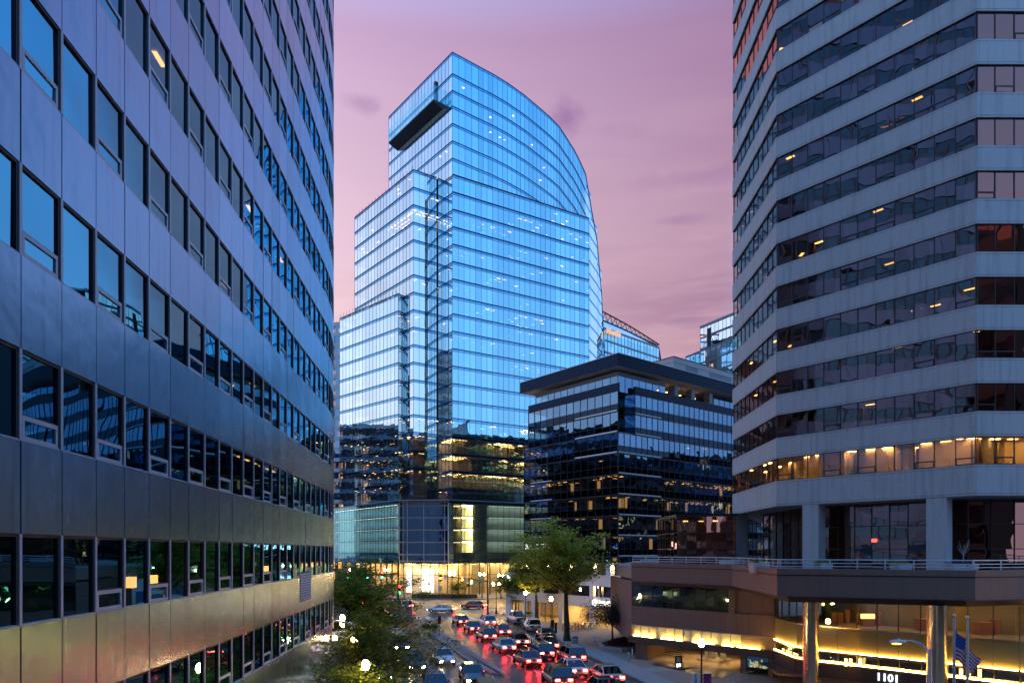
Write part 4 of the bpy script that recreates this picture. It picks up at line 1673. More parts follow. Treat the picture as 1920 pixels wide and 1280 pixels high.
# two upper storeys with a cut-back corner
u_l0, u_l1 = 1.6, wl_low.L
cutL = wl_low.L
for k in range(2):
    z0 = lowtop + FD * k
    dark_floor(wl_low, 1.3, wl_low.L - .0, z0, z0 + FD, 13)
    dark_floor(wr_low, 4.2, wr_low.L, z0, z0 + FD, 28)
    ca, cb_ = wr_low.at(0.05, 0, 0).xy, wr_low.at(4.2, 0, 0).xy
    cm = wr_low.at(2.1, 0, -3.2).xy
    for a, c in ((ca, cm), (cm, cb_)):
        w = Wall(a, c)
        dark_floor(w, 0, w.L, z0, z0 + FD, 2)
bandz = lowtop + 2 * FD
b = MB()
b.wbox(wl_low, 1.3, wl_low.L, bandz, bandz + 1.4, -.4, .06, 0)
b.wbox(wr_low, 4.2, wr_low.L, bandz, bandz + 1.4, -.4, .06, 0)
for w, n in ((wl_low, 14), (wr_low, 30)):
    for i in range(n):
        u = w.L * i / n
        if (w is wr_low and u < 4.3) or (w is wl_low and u < 1.4):
            continue
        b.wbox(w, u - .03, u + .03, bandz - .0, bandz + 1.4, .06, .09, 1)
b.build('parapet', [M['navy'], M['gasket']], dark)
# recessed top storey and the roof canopy
wt1 = Wall((BL + Vector(wl_low.d) * 2.6 - wl_low.n * .8), (DC - wl_low.n * .8 - wr_low.n * .8))
wt2 = Wall(wt1.p1, BR - wr_low.n * .8)
zt0, zt1 = bandz + .2, zd(694)
ribbon(dark, wt1, 12, zt0, zt1 - .55, 'g_dark', o=0, name='ribbon_window')
wt2a = Wall(wt2.p0, wt2.at(12.5, 0).xy)
ribbon(dark, wt2a, 7, zt0, zt1 - .55, 'g_dark', o=0, name='ribbon_window')
wt2b = Wall(wt2.at(27, 0).xy, wt2.p1)
ribbon(dark, wt2b, 10, zt0, zt1 - .55, 'g_dark', o=0, name='ribbon_window')
b = MB()
b.wbox(wt1, 0, wt1.L, zt1 - .53, zt1 + .1, -.3, .02, 1)
b.wbox(wt2a, 0, wt2a.L, zt1 - .53, zt1 + .1, -.3, .02, 1)
for u in (14.5, 19.5, 25):
    b.wbox(wt2, u, u + 1.0, zt0, zt1, -.8, .5, 0)
b.wbox(wt2, 12.5, 27, zt0, zt1, -6, -5.7, 1)
b.build('loggia', [M['soffit'], M['black']], dark)
ov = .35
c0_ = DC + wl_low.n * ov + wr_low.n * ov * .9
e0 = BL - Vector(wl_low.d) * .8 + wl_low.n * ov
e1 = BR + wr_low.n * ov
zf0, zf1 = zd(686), zd(663)
roofpoly = [tuple(e0), tuple(c0_), tuple(e1), tuple(e1 + dL * 26), tuple(e0 + dR * 46)]
b = MB()
b.prism(roofpoly, zf0 + .1, zf1 - .05, 0)
wfa, wfb = Wall(e0, c0_), Wall(c0_, e1)
for w in (wfa, wfb):
    n = int(w.L / .42)
    for i in range(n):
        u0 = w.L * i / n
        b.wbox(w, u0 + .015, u0 + w.L / n - .015, zf0, zf1, -.05, .05, 0)
    b.wbox(w, -.02, w.L + .02, zf1 - .02, zf1 + .08, -.4, .09, 1)
b.build('roof_fascia', [M['navy_fascia'], M['alu_frame']], dark)
b = MB()
b.prism([tuple(Vector(p) * 1.0) for p in inset(roofpoly, .12)], zf0 - .02, zf0 + .09)
b.build('canopy_soffit', [M['white_wall']], dark)
# set-back plant room
pr0 = at_x(1263, 128)
ph = MB()
prl, prr = Wall(pr0 + dL * 18, pr0), Wall(pr0, pr0 + dR * 34)
zp0, zp1 = zf1, zt_(668.5, 128)
for w, n in ((prl, 4), (prr, 9)):
    for i in range(n):
        u0, u1 = w.L * i / n, w.L * (i + 1) / n
        m_ = 1 if (w is prr and i in (1, 3, 4, 6, 7)) else 0
        ph.wbox(w, u0 + .02, u1 - .02, zp0, zp1 - 1.0, -.3, 0, m_)
    ph.wbox(w, 0, w.L, zp1 - .98, zp1, -.3, .05, 0)
    ph.wbox(w, -.05, w.L, zp1, zp1 + .12, -.4, .12, 2)
ph.build('plant_room', [M['grey_panel'], M['grey_louver'], M['gasket']], dark)
it = MB()
core = [tuple(BL - wl_low.n * 6), tuple(DC - wl_low.n * 6 - wr_low.n * 6), tuple(BR - wr_low.n * 6), tuple(BR + dL * 20), tuple(BL + dR * 30)]
it.prism(core, 0, zf0 - .1, 0)
shell = [tuple(BL - wl_low.n * .25), tuple(DC - wl_low.n * .25 - wr_low.n * .25), tuple(BR - wr_low.n * .25), tuple(BR + dL * 20), tuple(BL + dR * 30)]
shell_up = [tuple(BL + Vector(wl_low.d) * 1.5 - wl_low.n * .3), tuple(wl_low.at(wl_low.L - .4, 0, -.3).xy), tuple(wr_low.at(2.1, 0, -3.7).xy), tuple(wr_low.at(4.6, 0, -.3).xy), tuple(BR - wr_low.n * .3), tuple(BR + dL * 20), tuple(BL + dR * 30)]
for z in levels:
    it.prism(shell if z < lowtop + .1 and z > z_low + .1 else shell, z - .02, z + .3, 1)
for z in (lowtop + FD, lowtop + 2 * FD):
    it.prism(shell_up, z - .05, z + .3, 1)
it.build('interior', [M['room_dark'], M['soffit']], dark)


def pdark(z, w, u):
    k = ('d', round(z), id(w), int(u / 5))
    if k not in hot:
        lowf = z < lowtop - FD * 1.2
        hot[k] = RND.choice((0, .05, .1, .55)) if lowf else .01
        if w is wr_low and u > 14 and lowf:
            hot[k] = RND.choice((.1, .5, .8))
    return hot[k]


ceiling_lights(dark, [wl_low, wr_low], levels[:-1], pdark, drop=.08, n_in=(1.2, 2.6, 4.2), size=(1.0, .2), mt='office_light')
b = MB()
for i in range(34):
    z = RND.choice(levels[2:-1])
    w = RND.choice((wl_low, wr_low, wr_low))
    u = RND.uniform(.5, w.L - 2)
    if w is wr_low and u < 10:
        continue
    b.wbox(w, u, u + RND.uniform(.5, 1.0), z - FD * .58, z - .12, -4.5, -4.3, RND.choice((0, 0, 1)))
b.build_each('glowing_wall_panel', [glow('lit_wall_glow', (1.0, .58, .22), .55), glow('lit_wall_pale', (.95, .75, .45), .35)], dark)  # glowing panels stand in for lamplit walls deep in the rooms
b = MB()
for u in (13.5, 16, 20, 22.5, 24.5):
    p = wt2.at(u, zt1 - .05, -2.5)
    b.ball((p.x, p.y, p.z - .5), .22, 8, sz=.5)
b.build_each('loggia_lamp', [M['office_light']], dark)
# white ledges outside some windows (light shelves)
for k, z in enumerate(levels[:6] + [lowtop + FD, lowtop + 2 * FD]):
    zz = z - FD + .21
    b = MB()
    b.wbox(wr_low, 4.3 if k > 5 else .1, 11.0, zz, zz + .22, .01, .10)
    b.build('light_shelf', [M['white_wall']], dark)
    b = MB()
    if k > 5 or k < 1:
        b.wbox(wl_low, wl_low.L - 10.2, wl_low.L - .2, zz, zz + .22, .01, .10)
    else:
        b.wbox(wl_low, 2, 8, zz, zz + .16, .01, .08)
    b.build('light_shelf', [M['white_wall']], dark)
# telephone number and mark on the lowest dark band
w = wl_low
u = w.u_of(1008)
text_mesh('phone_sign', '703 276 2700', 1.25, M['sign_lit'], dark, w.at(u, zd(1028), .16), (w.d.x, w.d.y, 0), (0, 0, 1), .04)
b = MB()
u = w.u_of(1041)
for k in range(5):
    b.wbox(w, u - .62 + k * .26, u - .46 + k * .26, zd(1027) + .2 * (k % 2), zd(1016), .12, .18)
b.wbox(w, u - .5, u + .55, zd(1033), zd(1029), .12, .18)
b.build('emblem', [M['sign_lit']], dark)
# recessed storey under the dark block: white piers, timber and glass
b = MB()
q0 = wl_low.at(-1.0, 0, 3.0).xy
rw1, rw2 = Wall(wl_low.at(0, 0, -1.2).xy, wl_low.at(wl_low.L, 0, -1.2).xy), Wall(wr_low.at(-.5, 0, -1.2).xy, wr_low.at(wr_low.L, 0, -1.2).xy)
for w in (rw1, rw2):
    n = int(w.L / 5)
    for i in range(n + 1):
        u = w.L * i / n
        b.wbox(w, u - .5, u + .5, 4.5, z_low, -.6, .35, 0)
        b.wbox(w, u + .5, u + w.L / n - .5, 4.5, z_low, -1.0, -.6, 2 if i % 3 else 1)
b.build('recessed_storey', [M['white_wall'], M['wood'], M['room_dark']], dark)
b = MB()
for w in (rw1, rw2):
    n = int(w.L / 5)
    for i in range(n + 1):
        if i % 2 == 0 or w is rw1:
            u = w.L * i / n
            p = w.at(u, z_low - .7, .5)
            b.ball(p, .20, 8)
b.build_each('wall_lamp', [M['lamp']], dark)

# ---------------------------------------------------------------- white restaurant building in front of it
shop = thing('restaurant_building', 'low white building with lit openings and a shaded terrace below the black glass block', 'building', (8, 96, 0))
sw0, sw1 = (-1.0, 108.0), (17.5, 83.5)
w = Wall(sw0, sw1)
wend = Wall((-1.0 + 9, 108 + 7.5), sw0)
ztp = H - 3.25
b = MB()
U = lambda px: w.u_of(px)
zsill, zhead = H - 6.2, H - 4.75
# upper band and panels between openings
b.wbox(w, 0, w.L, ztp - .30, ztp, -.5, .06, 0)
b.wbox(w, 0, w.L, zhead, ztp - .31, -.5, 0, 0)
ups = [U(972), U(1012), U(1018), U(1047), U(1057), U(1105), U(1112), U(1121.5), U(1123), U(1164), U(1171), U(1181)]
edges = [0] + ups + [w.L]
for i in range(0, len(edges), 2):
    b.wbox(w, edges[i], edges[i + 1], zsill, zhead - .005, -.5, 0, 0)
b.wbox(w, 0, w.L, H - 7.6, zsill - .005, -.5, 0.02, 0)
lows = [U(958), U(982), U(988), U(996), U(1007), U(1047), U(1054), U(1105), U(1112), U(1172)]
edges = [0] + lows + [w.L]
for i in range(0, len(edges), 2):
    b.wbox(w, edges[i], edges[i + 1], .14, H - 7.605, -.5, 0.0, 0)
b.wbox(wend, 0, wend.L, .14, ztp, -.5, 0, 0)
b.build('wall', [M['white_wall']], shop)
for i in range(0, len(ups), 2):
    gm = 'g_dark' if i < 6 or i == 8 else None
    if gm:
        ww = Wall(w.at(ups[i], 0, -.25).xy, w.at(ups[i + 1], 0, -.25).xy)
        ribbon(shop, ww, max(1, int(ww.L / 1.6)), zsill, zhead, gm, o=0, name='window')
b = MB()
for i in (6, 10):
    b.wbox(w, ups[i], ups[i + 1], zsill, zhead, -1.2, -1.0, 0)
b.build('niche', [pbr('niche_wall', (.62, .55, .42), .8)], shop)
for i in (6, 10):
    b = MB()
    uu = (ups[i] + ups[i + 1]) / 2
    b.wbox(w, uu - .18, uu + .18, zhead - .25, zhead - .08, -.95, -.6)
    b.build('niche_lamp', [M['lamp']], shop)
it = MB()
it.wbox(w, 0, w.L, .1, H - 4.6, -7.3, -7, 0)
it.wbox(w, 0, w.L, H - 7.62, H - 7.3, -7, -.52, 1)
it.wbox(w, 0, w.L, .06, .16, -7, .0, 2)
it.wbox(w, U(1050), U(1053), .16, H - 7.7, -7, -.5, 0)
it.wbox(w, U(1107), U(1110), .16, H - 7.7, -7, -.5, 0)
it.prism([tuple(w.at(0, 0, -.3).xy), tuple(w.at(w.L, 0, -.3).xy), tuple(w.at(w.L, 0, -24).xy), tuple(w.at(0, 0, -20).xy)], ztp - 1.6, ztp - .9, 1)
for i in range(8):
    u = U(1012) + i * 1.1
    it.wbox(w, u, u + .5, .16, 1.7, -5, -4.4, 3)
it.build('interior', [pbr('cream_room', (.66, .56, .38), .8, var=.15, scale=.8), M['ceiling'], M['brick_paving'], M['wood']], shop)
b = MB()
for px_, o in ((966, -2), (975, -2), (992, -2), (1015, -2), (1028, -3), (1040, -2), (1064, -2.5), (1072, -2.5), (1092, -3), (1120, -2.5), (1140, -2.5), (1160, -2.5)):
    u = U(px_)
    A = [w.at(u, H - 7.66, o), w.at(u + .55, H - 7.66, o), w.at(u + .55, H - 7.66, o - .5), w.at(u, H - 7.66, o - .5)]
    b.quad(*A[::-1])
b.build_each('ceiling_lamp', [glow('terrace_lamp', (1.0, .66, .25), 75)], shop)
for i in (0, 2, 4):
    bg, bf = MB(), MB()
    bg.pane(w, lows[i] + .05, lows[i + 1] - .05, .2, H - 7.65, -.28, 0, .004)
    n = max(1, int((lows[i + 1] - lows[i]) / 1.5))
    for q in range(n + 1):
        u = lows[i] + (lows[i + 1] - lows[i]) * q / n
        bf.wbox(w, u - .05, u + .05, .16, H - 7.62, -.32, -.2, 0)
    bf.wbox(w, lows[i], lows[i + 1], H - 7.66, H - 7.61, -.325, -.195, 0)
    g = bg.build('shop_window', [M['g_shop']], shop)
    bf.build('frame', [M['wood']], g)
uc = (U(1121) + U(1160)) / 2
text_mesh('shop_sign', 'BURGERFI', .95, M['sign_lit'], shop, w.at(uc, zsill - 1.12, .10), (w.d.x, w.d.y, 0), (0, 0, 1), .06)
b = MB()
p = w.at(U(1116), zsill - .75, .1)
b.tube([p + Vector((w.d.x * .42 * math.cos(a), w.d.y * .42 * math.cos(a), .42 * math.sin(a))) for a in [2 * math.pi * q / 16 for q in range(17)]], .06, 6)
for q in (-.2, 0, .2):
    b.wbox(w, U(1116) - .3, U(1116) + .3, zsill - .80 + q, zsill - .70 + q, .05, .12)
b.build('emblem', [M['sign_lit']], shop)
b = MB()
b.wbox(w, U(963), U(984), ztp - 1.75, ztp - .45, .02, .12, 0)
b.build('signboard', [M['dark_metal']], shop)
text_mesh('sign_letters', 'CA', 1.3, M['sign_lit'], shop, w.at(U(951), ztp - 1.4, .12), (w.d.x, w.d.y, 0), (0, 0, 1), .05)

# ---------------------------------------------------------------- buildings far behind


def slab_block(name, label, p, zt, levels_h, gl, wallm, sp_h, nb, lit=.0, base=0, roofm='soffit', band='window_band', lightm='office_dim'):
    """p: outline points seen from outside, left to right"""
    o = thing(name, label, 'building', (p[0][0], p[0][1], 0))
    ws_ = [Wall(p[i], p[i + 1]) for i in range(len(p) - 1)]
    nf = int((zt - base) / levels_h)
    wm = MB()
    for k in range(nf):
        z1 = zt - k * levels_h
        z0 = z1 - levels_h
        bg, bf = MB(), MB()
        for wi, ww in enumerate(ws_):
            n = nb[wi]
            du = ww.L / n
            wm.wbox(ww, 0, ww.L, z1 - sp_h, z1, -.4, .05, 0)
            for i in range(n):
                bg.pane(ww, i * du + .08, (i + 1) * du - .08, z0 + .02, z1 - sp_h - .02, -.05, 0, .008)
                bf.wbox(ww, i * du - .08, i * du + .08, z0, z1 - sp_h, -.2, .02)
        g_ = bg.build(band, [M[gl]], o)
        bf.build('frame', [M['gasket'] if gl != 'g_pale_sheen' else M['fin']], g_)
    wm.build('wall', [M[wallm]], o)
    it_ = MB()
    cc = [tuple(ws_[0].at(.3, 0, -3).xy), *[tuple((Vector(q) + (Vector(q) * 0) + (ws_[min(i, len(ws_) - 1)].n * -3)).to_tuple()) for i, q in enumerate(p[1:-1])], tuple(ws_[-1].at(ws_[-1].L - .3, 0, -3).xy), tuple(ws_[-1].at(ws_[-1].L - .3, 0, -16).xy), tuple(ws_[0].at(.3, 0, -16).xy)]
    it_.prism(cc, 0, zt - .3, 0)
    it_.build('interior', [M['room_dark']], o)
    if lit:
        lb = MB()
        for k in range(nf):
            z1 = zt - k * levels_h
            for ww in ws_:
                n = int(ww.L / 2.6)
                for i in range(n):
                    if RND.random() < lit:
                        u = (i + .2) * ww.L / max(1, n)
                        lb.wbox(ww, u, u + 1.5, z1 - levels_h * .9, z1 - sp_h - .1, -2.9, -2.7, 0)
        if lb.v:
            lb.build('lit_room', [M[lightm]], o)
    return o, ws_


M['lit_room'] = glow('lit_room_glow', (1.0, .50, .16), .9, var=.6)
slab_block('apartment_tower', 'slim white banded apartment tower with lit windows left of the blue tower', [(-75, 236), (-58, 232)], zt_(603, 232), 3.55, 'g_dark', 'grey_panel', 1.25, [7], lit=.6, lightm='lit_room')
o_, ws_ = slab_block('street_arcade', 'small brightly lit shopfront closing the street at the far left', [(-72, 218), (-52, 224)], 8.5, 4.2, 'g_shop', 'brown', .8, [12], lit=.9, lightm='lit_room')
o_, ws_ = slab_block('glass_office', 'distant blue glass office with a sloping truss roof and a lit name sign', [tuple(at_x(1126, 243)), tuple(at_x(1236, 268)), tuple(at_x(1240, 285))], zt_(650, 268), 4.2, 'g_tower', 'grey_louver', .7, [18, 5], lit=.10, lightm='lit_room')
b = MB()
ra, rb_ = px2(1130, 584, 244), px2(1236, 646, 268)
r2a, r2b = px2(1130, 600, 244), px2(1234, 650, 268)
for i in range(24):
    t0, t1 = i / 24, (i + 1) / 24
    bow = lambda t: .45 * math.sin(math.pi * t)
    a, c = ra.lerp(rb_, t0) + V(0, 0, bow(t0)), ra.lerp(rb_, t1) + V(0, 0, bow(t1))
    b.tube([a, c], .28, 6)
    a2, c2 = r2a.lerp(r2b, t0) + V(0, 0, bow(t0)), r2a.lerp(r2b, t1) + V(0, 0, bow(t1))
    b.tube([a2, c2], .2, 6)
    b.tube([a, c2] if i % 2 else [a2, c], .12, 5)
b.build('roof_truss', [M['dark_metal']], o_)
b = MB()
base_ = [px2(1120, 668, 268), px2(1236, 668, 252.8)]
for k in range(10):
    t0, t1 = k / 10, (k + 1) / 10
    a, c = r2a.lerp(r2b, t0), r2a.lerp(r2b, t1)
    zb2 = zt_(650, 268)
    b.quad(V(a.x, a.y + .3, zb2 - .5), V(c.x, c.y + .3, zb2 - .5), V(c.x, c.y + .3, c.z + 1.0), V(a.x, a.y + .3, a.z + 1.0))
b.build('roof_screen', [M['g_tower']], o_)
text_mesh('name_sign', 'Nestlé', 3.0, M['sign_warm'], o_, px2(1150, 630, 248) + V(0, -1.2, 0), (.74, .67, 0), (0, 0, 1), .2)

o_, ws_ = slab_block('residential_tower', 'distant pale glass residential tower stepped in two blocks, right behind the dark block', [(60, 236), (69.4, 215), (78, 196)], zt_(668, 236), 4.1, 'g_pale_sheen', 'grey_louver', .55, [9, 8], lit=.04)
up = Wall(tuple(at_x(1313, 240)), tuple(at_x(1400, 221)))
bz0, bz1 = zt_(668, 236), zt_(614, 240)
bg, bf = MB(), MB()
for k in range(3):
    z0 = bz0 + k * (bz1 - bz0) / 3
    z1 = bz0 + (k + 1) * (bz1 - bz0) / 3
    for i in range(12):
        du = up.L / 12
        bg.pane(up, i * du + .06, (i + 1) * du - .06, z0 + .3, z1 - .5, 0, 0, .006)
        bf.wbox(up, i * du - .05, i * du + .05, z0, z1, -.15, .04)
    bf.wbox(up, 0, up.L, z1 - .5, z1, -.2, .05, 1)
g = bg.build('upper_windows', [M['g_pale_sheen']], o_)
bf.build('frame', [M['fin'], M['grey_louver']], g)
b = MB()
b.wbox(up, 3.4, 5.2, bz0 + .5, bz1 - 1.4, -.02, .09, 0)  # flat dark panel painted in place of the shade of a recess
b.wbox(up, 0, up.L, bz1, bz1 + .5, -9, .2, 1)
b.wbox(up, .2, up.L, bz0 - 2, bz1 - .1, -9, -3, 0)
b.build('recess_shade_panel', [M['room_dark'], M['grey_panel']], o_)
b = MB()
b.wbox(up, 8, 11, bz0 + 3.3, bz0 + 3.6, .1, 3.0)
b.wbox(up, 9.4, 9.6, bz0, bz0 + 3.3, 1.4, 1.6)
b.build('terrace_shade', [M['dark_metal']], o_)

# unseen neighbours put in behind and beside the viewer to show in mirrored glass
slab_block('added_brick_office', 'brown banded office block added behind the viewer, seen only in reflections', [(70, 6), (40, -30), (-20, -34)], 58, 3.9, 'g_bronze', 'brown', 1.7, [30, 40], lit=.03)
slab_block('west_office', 'dark banded office block to the left beyond the aluminium building', [(-118, 150), (-118, 215)], 57, 4.0, 'g_dark', 'concrete', 1.4, [26], lit=.06)
slab_block('added_east_office', 'dark office block added out of sight behind the concrete tower to darken reflections', [(112, 150), (96, 92)], 38, 4.0, 'g_dark', 'brown', 1.5, [24], lit=.05)
slab_block('corner_office', 'dark banded office block across the junction, hidden behind the aluminium building', [(-72, 98), (-43, 104), (-44, 138)], 42, 3.9, 'g_dark', 'brown_dark', 1.4, [12, 14], lit=.05)
# ---------------------------------------------------------------- trees and plants
def leaf_mat(name, c1, c2, c3):
    m, t, out = mat(name)
    g_ = t.new('ShaderNodeNewGeometry')
    tc = t.new('ShaderNodeTexCoord')
    nz = t.new('ShaderNodeTexNoise', i_Vector=tc.outputs['Object'], i_Scale=.55, i_Detail=3.0)
    k = t.math('ADD', t.math('MULTIPLY', g_.outputs['Random Per Island'], .6), t.math('MULTIPLY', t.math('SUBTRACT', nz.outputs[0], .3), .9))
    col = t.ramp(k, [(.1, c1), (.5, c2), (.95, c3)])
    d = t.new('ShaderNodeBsdfDiffuse', i_Color=col)
    tr = t.new('ShaderNodeBsdfTranslucent', i_Color=col)
    mx = t.new('ShaderNodeMixShader', i_0=.58)
    t.l.new(d.outputs[0], mx.inputs[1])
    t.l.new(tr.outputs[0], mx.inputs[2])
    t.l.new(mx.outputs[0], out.inputs[0])
    return m


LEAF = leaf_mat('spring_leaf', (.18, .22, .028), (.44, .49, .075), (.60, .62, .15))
LEAF_D = leaf_mat('dark_green_leaf', (.07, .115, .02), (.20, .27, .045), (.36, .42, .085))  # darker green leaf tone
LEAF_P = leaf_mat('dusky_leaf', (.03, .03, .035), (.09, .085, .09), (.20, .19, .21))
LEAF_S = leaf_mat('shrub_leaf', (.02, .05, .012), (.06, .13, .02), (.13, .22, .04))
LEAF_R = leaf_mat('red_ground_cover', (.03, .010, .012), (.07, .02, .028), (.12, .05, .06))
LEAF_G = leaf_mat('dry_grass', (.06, .07, .03), (.16, .17, .10), (.30, .30, .22))


def leaves(b, c, spread, n, size, rnd, m=0, flat=.5):
    for _ in range(n):
        p = Vector((c.x + rnd.gauss(0, spread[0]), c.y + rnd.gauss(0, spread[1]), c.z + rnd.gauss(0, spread[2])))
        a = rnd.uniform(0, 6.283)
        ln = size * rnd.uniform(.6, 1.4)
        d = Vector((math.cos(a), math.sin(a), rnd.uniform(-.6, .35)))
        d.normalize()
        s = d.cross(Vector((rnd.gauss(0, flat), rnd.gauss(0, flat), 1))).normalized() * ln * .24
        b.quad(p, p + d * ln * .5 + s, p + d * ln, p + d * ln * .5 - s, m)


def tree(name, label, loc, trunk_h, cc, cr, nl, nleaf, lsize, lm, r0, seed, group=None, low=-.6, flat=.35, lean=(0, 0), pot=None):
    """cc crown centre relative to the base, cr its radii; limbs grow from the trunk to points spread through the crown"""
    rnd = random.Random(seed)
    o = thing(name, label, 'tree', loc, 0, group)
    tb, lf = MB(), MB()
    cc, cr = Vector(cc), Vector(cr)
    ttop = Vector((lean[0] + cc.x * .5, lean[1] + cc.y * .5, cc.z + cr.z * .25))
    def trunk(t):
        w = .18 * math.sin(t * 5 + seed) * t
        return Vector((ttop.x * t ** 1.6 + w * .6, ttop.y * t ** 1.6 - w * .4, ttop.z * t))
    rad = lambda t: r0 * (1.0 - .82 * t) + (.35 * r0 * max(0, 1 - t * 14))
    tb.tube([trunk(t / 12) for t in range(13)], [rad(t / 12) for t in range(13)], 9)
    t_lo = trunk_h / ttop.z
    for i in range(nl):
        while True:
            q = Vector((rnd.uniform(-1, 1), rnd.uniform(-1, 1), rnd.uniform(low, 1)))
            if .35 < q.length < 1:
                break
        q = q.normalized() * (q.length ** .5)
        tip = cc + Vector((q.x * cr.x, q.y * cr.y, q.z * cr.z))
        hz = max(.0, min(1.0, (tip.z - trunk_h) / (ttop.z - trunk_h + .01)))
        ts = t_lo + (1 - t_lo) * min(.97, hz * rnd.uniform(.25, .75))
        st = trunk(ts)
        mid = st.lerp(tip, .5) + Vector((rnd.gauss(0, .25), rnd.gauss(0, .25), rnd.uniform(-.1, .35) * (tip - st).length * .4))
        rb = rad(ts) * rnd.uniform(.36, .56)
        path = []
        for k in range(7):
            s = k / 6
            path.append(st * (1 - s) ** 2 + mid * 2 * s * (1 - s) + tip * s * s + Vector((rnd.gauss(0, .06), rnd.gauss(0, .06), rnd.gauss(0, .05))) * (1 if 0 < k else 0))
        tb.tube(path, [max(.012, rb * (1 - .88 * k / 6)) for k in range(7)], 5, cap=False)
        per = nleaf // nl
        for k in range(2, 7):
            c = path[k]
            for _ in range(2):
                e = c + Vector((rnd.gauss(0, .75), rnd.gauss(0, .75), rnd.gauss(0, .28)))
                tb.tube([c, c.lerp(e, .5) + Vector((0, 0, .06)), e], [rb * .22, rb * .15, .008], 3, cap=False)
                leaves(lf, e, (.42, .42, .17), per // 11, lsize, rnd, 0, flat)
            leaves(lf, c, (.35, .35, .18), per // 22, lsize, rnd, 0, flat)
    tb.build('trunk', [M['bark']], o, rel=False)
    lf.build('crown', [lm], o, rel=False)
    return o


tree('street_tree', 'tallest fresh green street tree, its airy crown in front of the black glass block', (6.35, 78.8, .14), 4.2, (-.6, 0, 10.0), (5.6, 4.6, 4.3), 46, 11500, .36, LEAF, .36, 3, 'street trees on the right pavement', low=-.75)
tree('street_tree', 'slimmer green street tree just behind the tallest one, beside the white restaurant building', (3.5, 97.5, .14), 4.0, (-.3, 0, 8.6), (4.6, 4.0, 4.2), 30, 13000, .42, LEAF, .28, 8, 'street trees on the right pavement', low=-.8)
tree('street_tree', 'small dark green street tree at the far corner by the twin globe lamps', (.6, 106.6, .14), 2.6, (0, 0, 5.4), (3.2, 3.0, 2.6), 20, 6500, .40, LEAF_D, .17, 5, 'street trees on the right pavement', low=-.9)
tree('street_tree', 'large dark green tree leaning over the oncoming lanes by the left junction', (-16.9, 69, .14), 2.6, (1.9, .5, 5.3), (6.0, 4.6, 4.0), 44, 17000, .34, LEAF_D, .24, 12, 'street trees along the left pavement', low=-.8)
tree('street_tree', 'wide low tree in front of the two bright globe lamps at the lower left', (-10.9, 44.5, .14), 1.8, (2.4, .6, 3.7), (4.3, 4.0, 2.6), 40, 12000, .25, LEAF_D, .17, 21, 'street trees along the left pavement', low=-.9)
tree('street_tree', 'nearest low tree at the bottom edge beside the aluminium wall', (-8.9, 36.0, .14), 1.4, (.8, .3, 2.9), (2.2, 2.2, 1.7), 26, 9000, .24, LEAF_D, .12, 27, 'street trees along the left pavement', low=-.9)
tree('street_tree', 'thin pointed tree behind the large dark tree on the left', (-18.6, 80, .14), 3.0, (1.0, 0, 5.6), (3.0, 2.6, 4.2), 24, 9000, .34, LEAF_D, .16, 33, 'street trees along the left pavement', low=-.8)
tree('plaza_tree', 'small spreading tree with dusky grey leaves in the planting bed of the plaza', (11.0, 74.6, .5), 1.5, (0, 0, 3.6), (2.7, 2.4, 1.7), 34, 9000, .20, LEAF_P, .13, 41, low=-.5)


def shrub(name, label, loc, r, h, n, lm, size=.16, cat='shrub', group=None):
    rnd = random.Random(int(loc[0] * 100 + loc[1]))
    o = thing(name, label, cat, loc, 0, group)
    b, s = MB(), MB()
    for i in range(9):
        a = rnd.uniform(0, 6.28)
        e = V(math.cos(a) * r * .6, math.sin(a) * r * .6, h * rnd.uniform(.5, .9))
        s.tube([V(0, 0, 0), e * .5 + V(0, 0, h * .1), e], [.03, .02, .008], 4)
        leaves(b, e, (r * .32, r * .32, h * .2), n // 9, size, rnd, 0, .6)
    s.build('stem', [M['bark']], o, rel=False)
    b.build('foliage', [lm], o, rel=False)
    return o


shrub('shrub', 'round bright green shrub before the lit lobby of the blue tower', (-11.6, 147.6, .5), 1.7, 3.0, 1600, LEAF_S, .30)
shrub('shrub', 'low dark shrub at the left end of the lobby planting bed', (-18.5, 148.4, .4), 1.3, 1.4, 700, LEAF_D, .26)
shrub('ornamental_grass', 'tuft of pale dry grass at the left kerb behind the low tree', (-14.0, 62.5, .14), 1.7, 1.4, 1400, LEAF_G, .30, 'grass')
shrub('ornamental_grass', 'green grassy clump at the far end of the traffic island', gp(806, 1184) + (.15,), 1.0, .9, 800, LEAF_S, .24, 'grass')
# planting bed of the tower lobby
b = MB()
bed = [(-22, 149.6), (-12, 147.9), (-7.6, 149.5), (-9, 151.3), (-12.2, 150.4), (-22, 151.6)]
b.prism(bed, .1, .95, 0, 1)
o = b.build('lobby_planter', [M['brown_dark'], M['soil']])
tag(o, 'long low dark planter wall in front of the lit lobby of the blue tower', 'planter')
rnd = random.Random(4)
lf = MB()
for i in range(90):
    t = rnd.random()
    p = Vector((-21.5 + 12.5 * t, 150.6 - 1.8 * t + rnd.uniform(-.5, .5), 1.15))
    leaves(lf, p, (.25, .25, .15), 14, .22, rnd)
tag(lf.build('ground_cover', [LEAF_D]), kind='stuff')
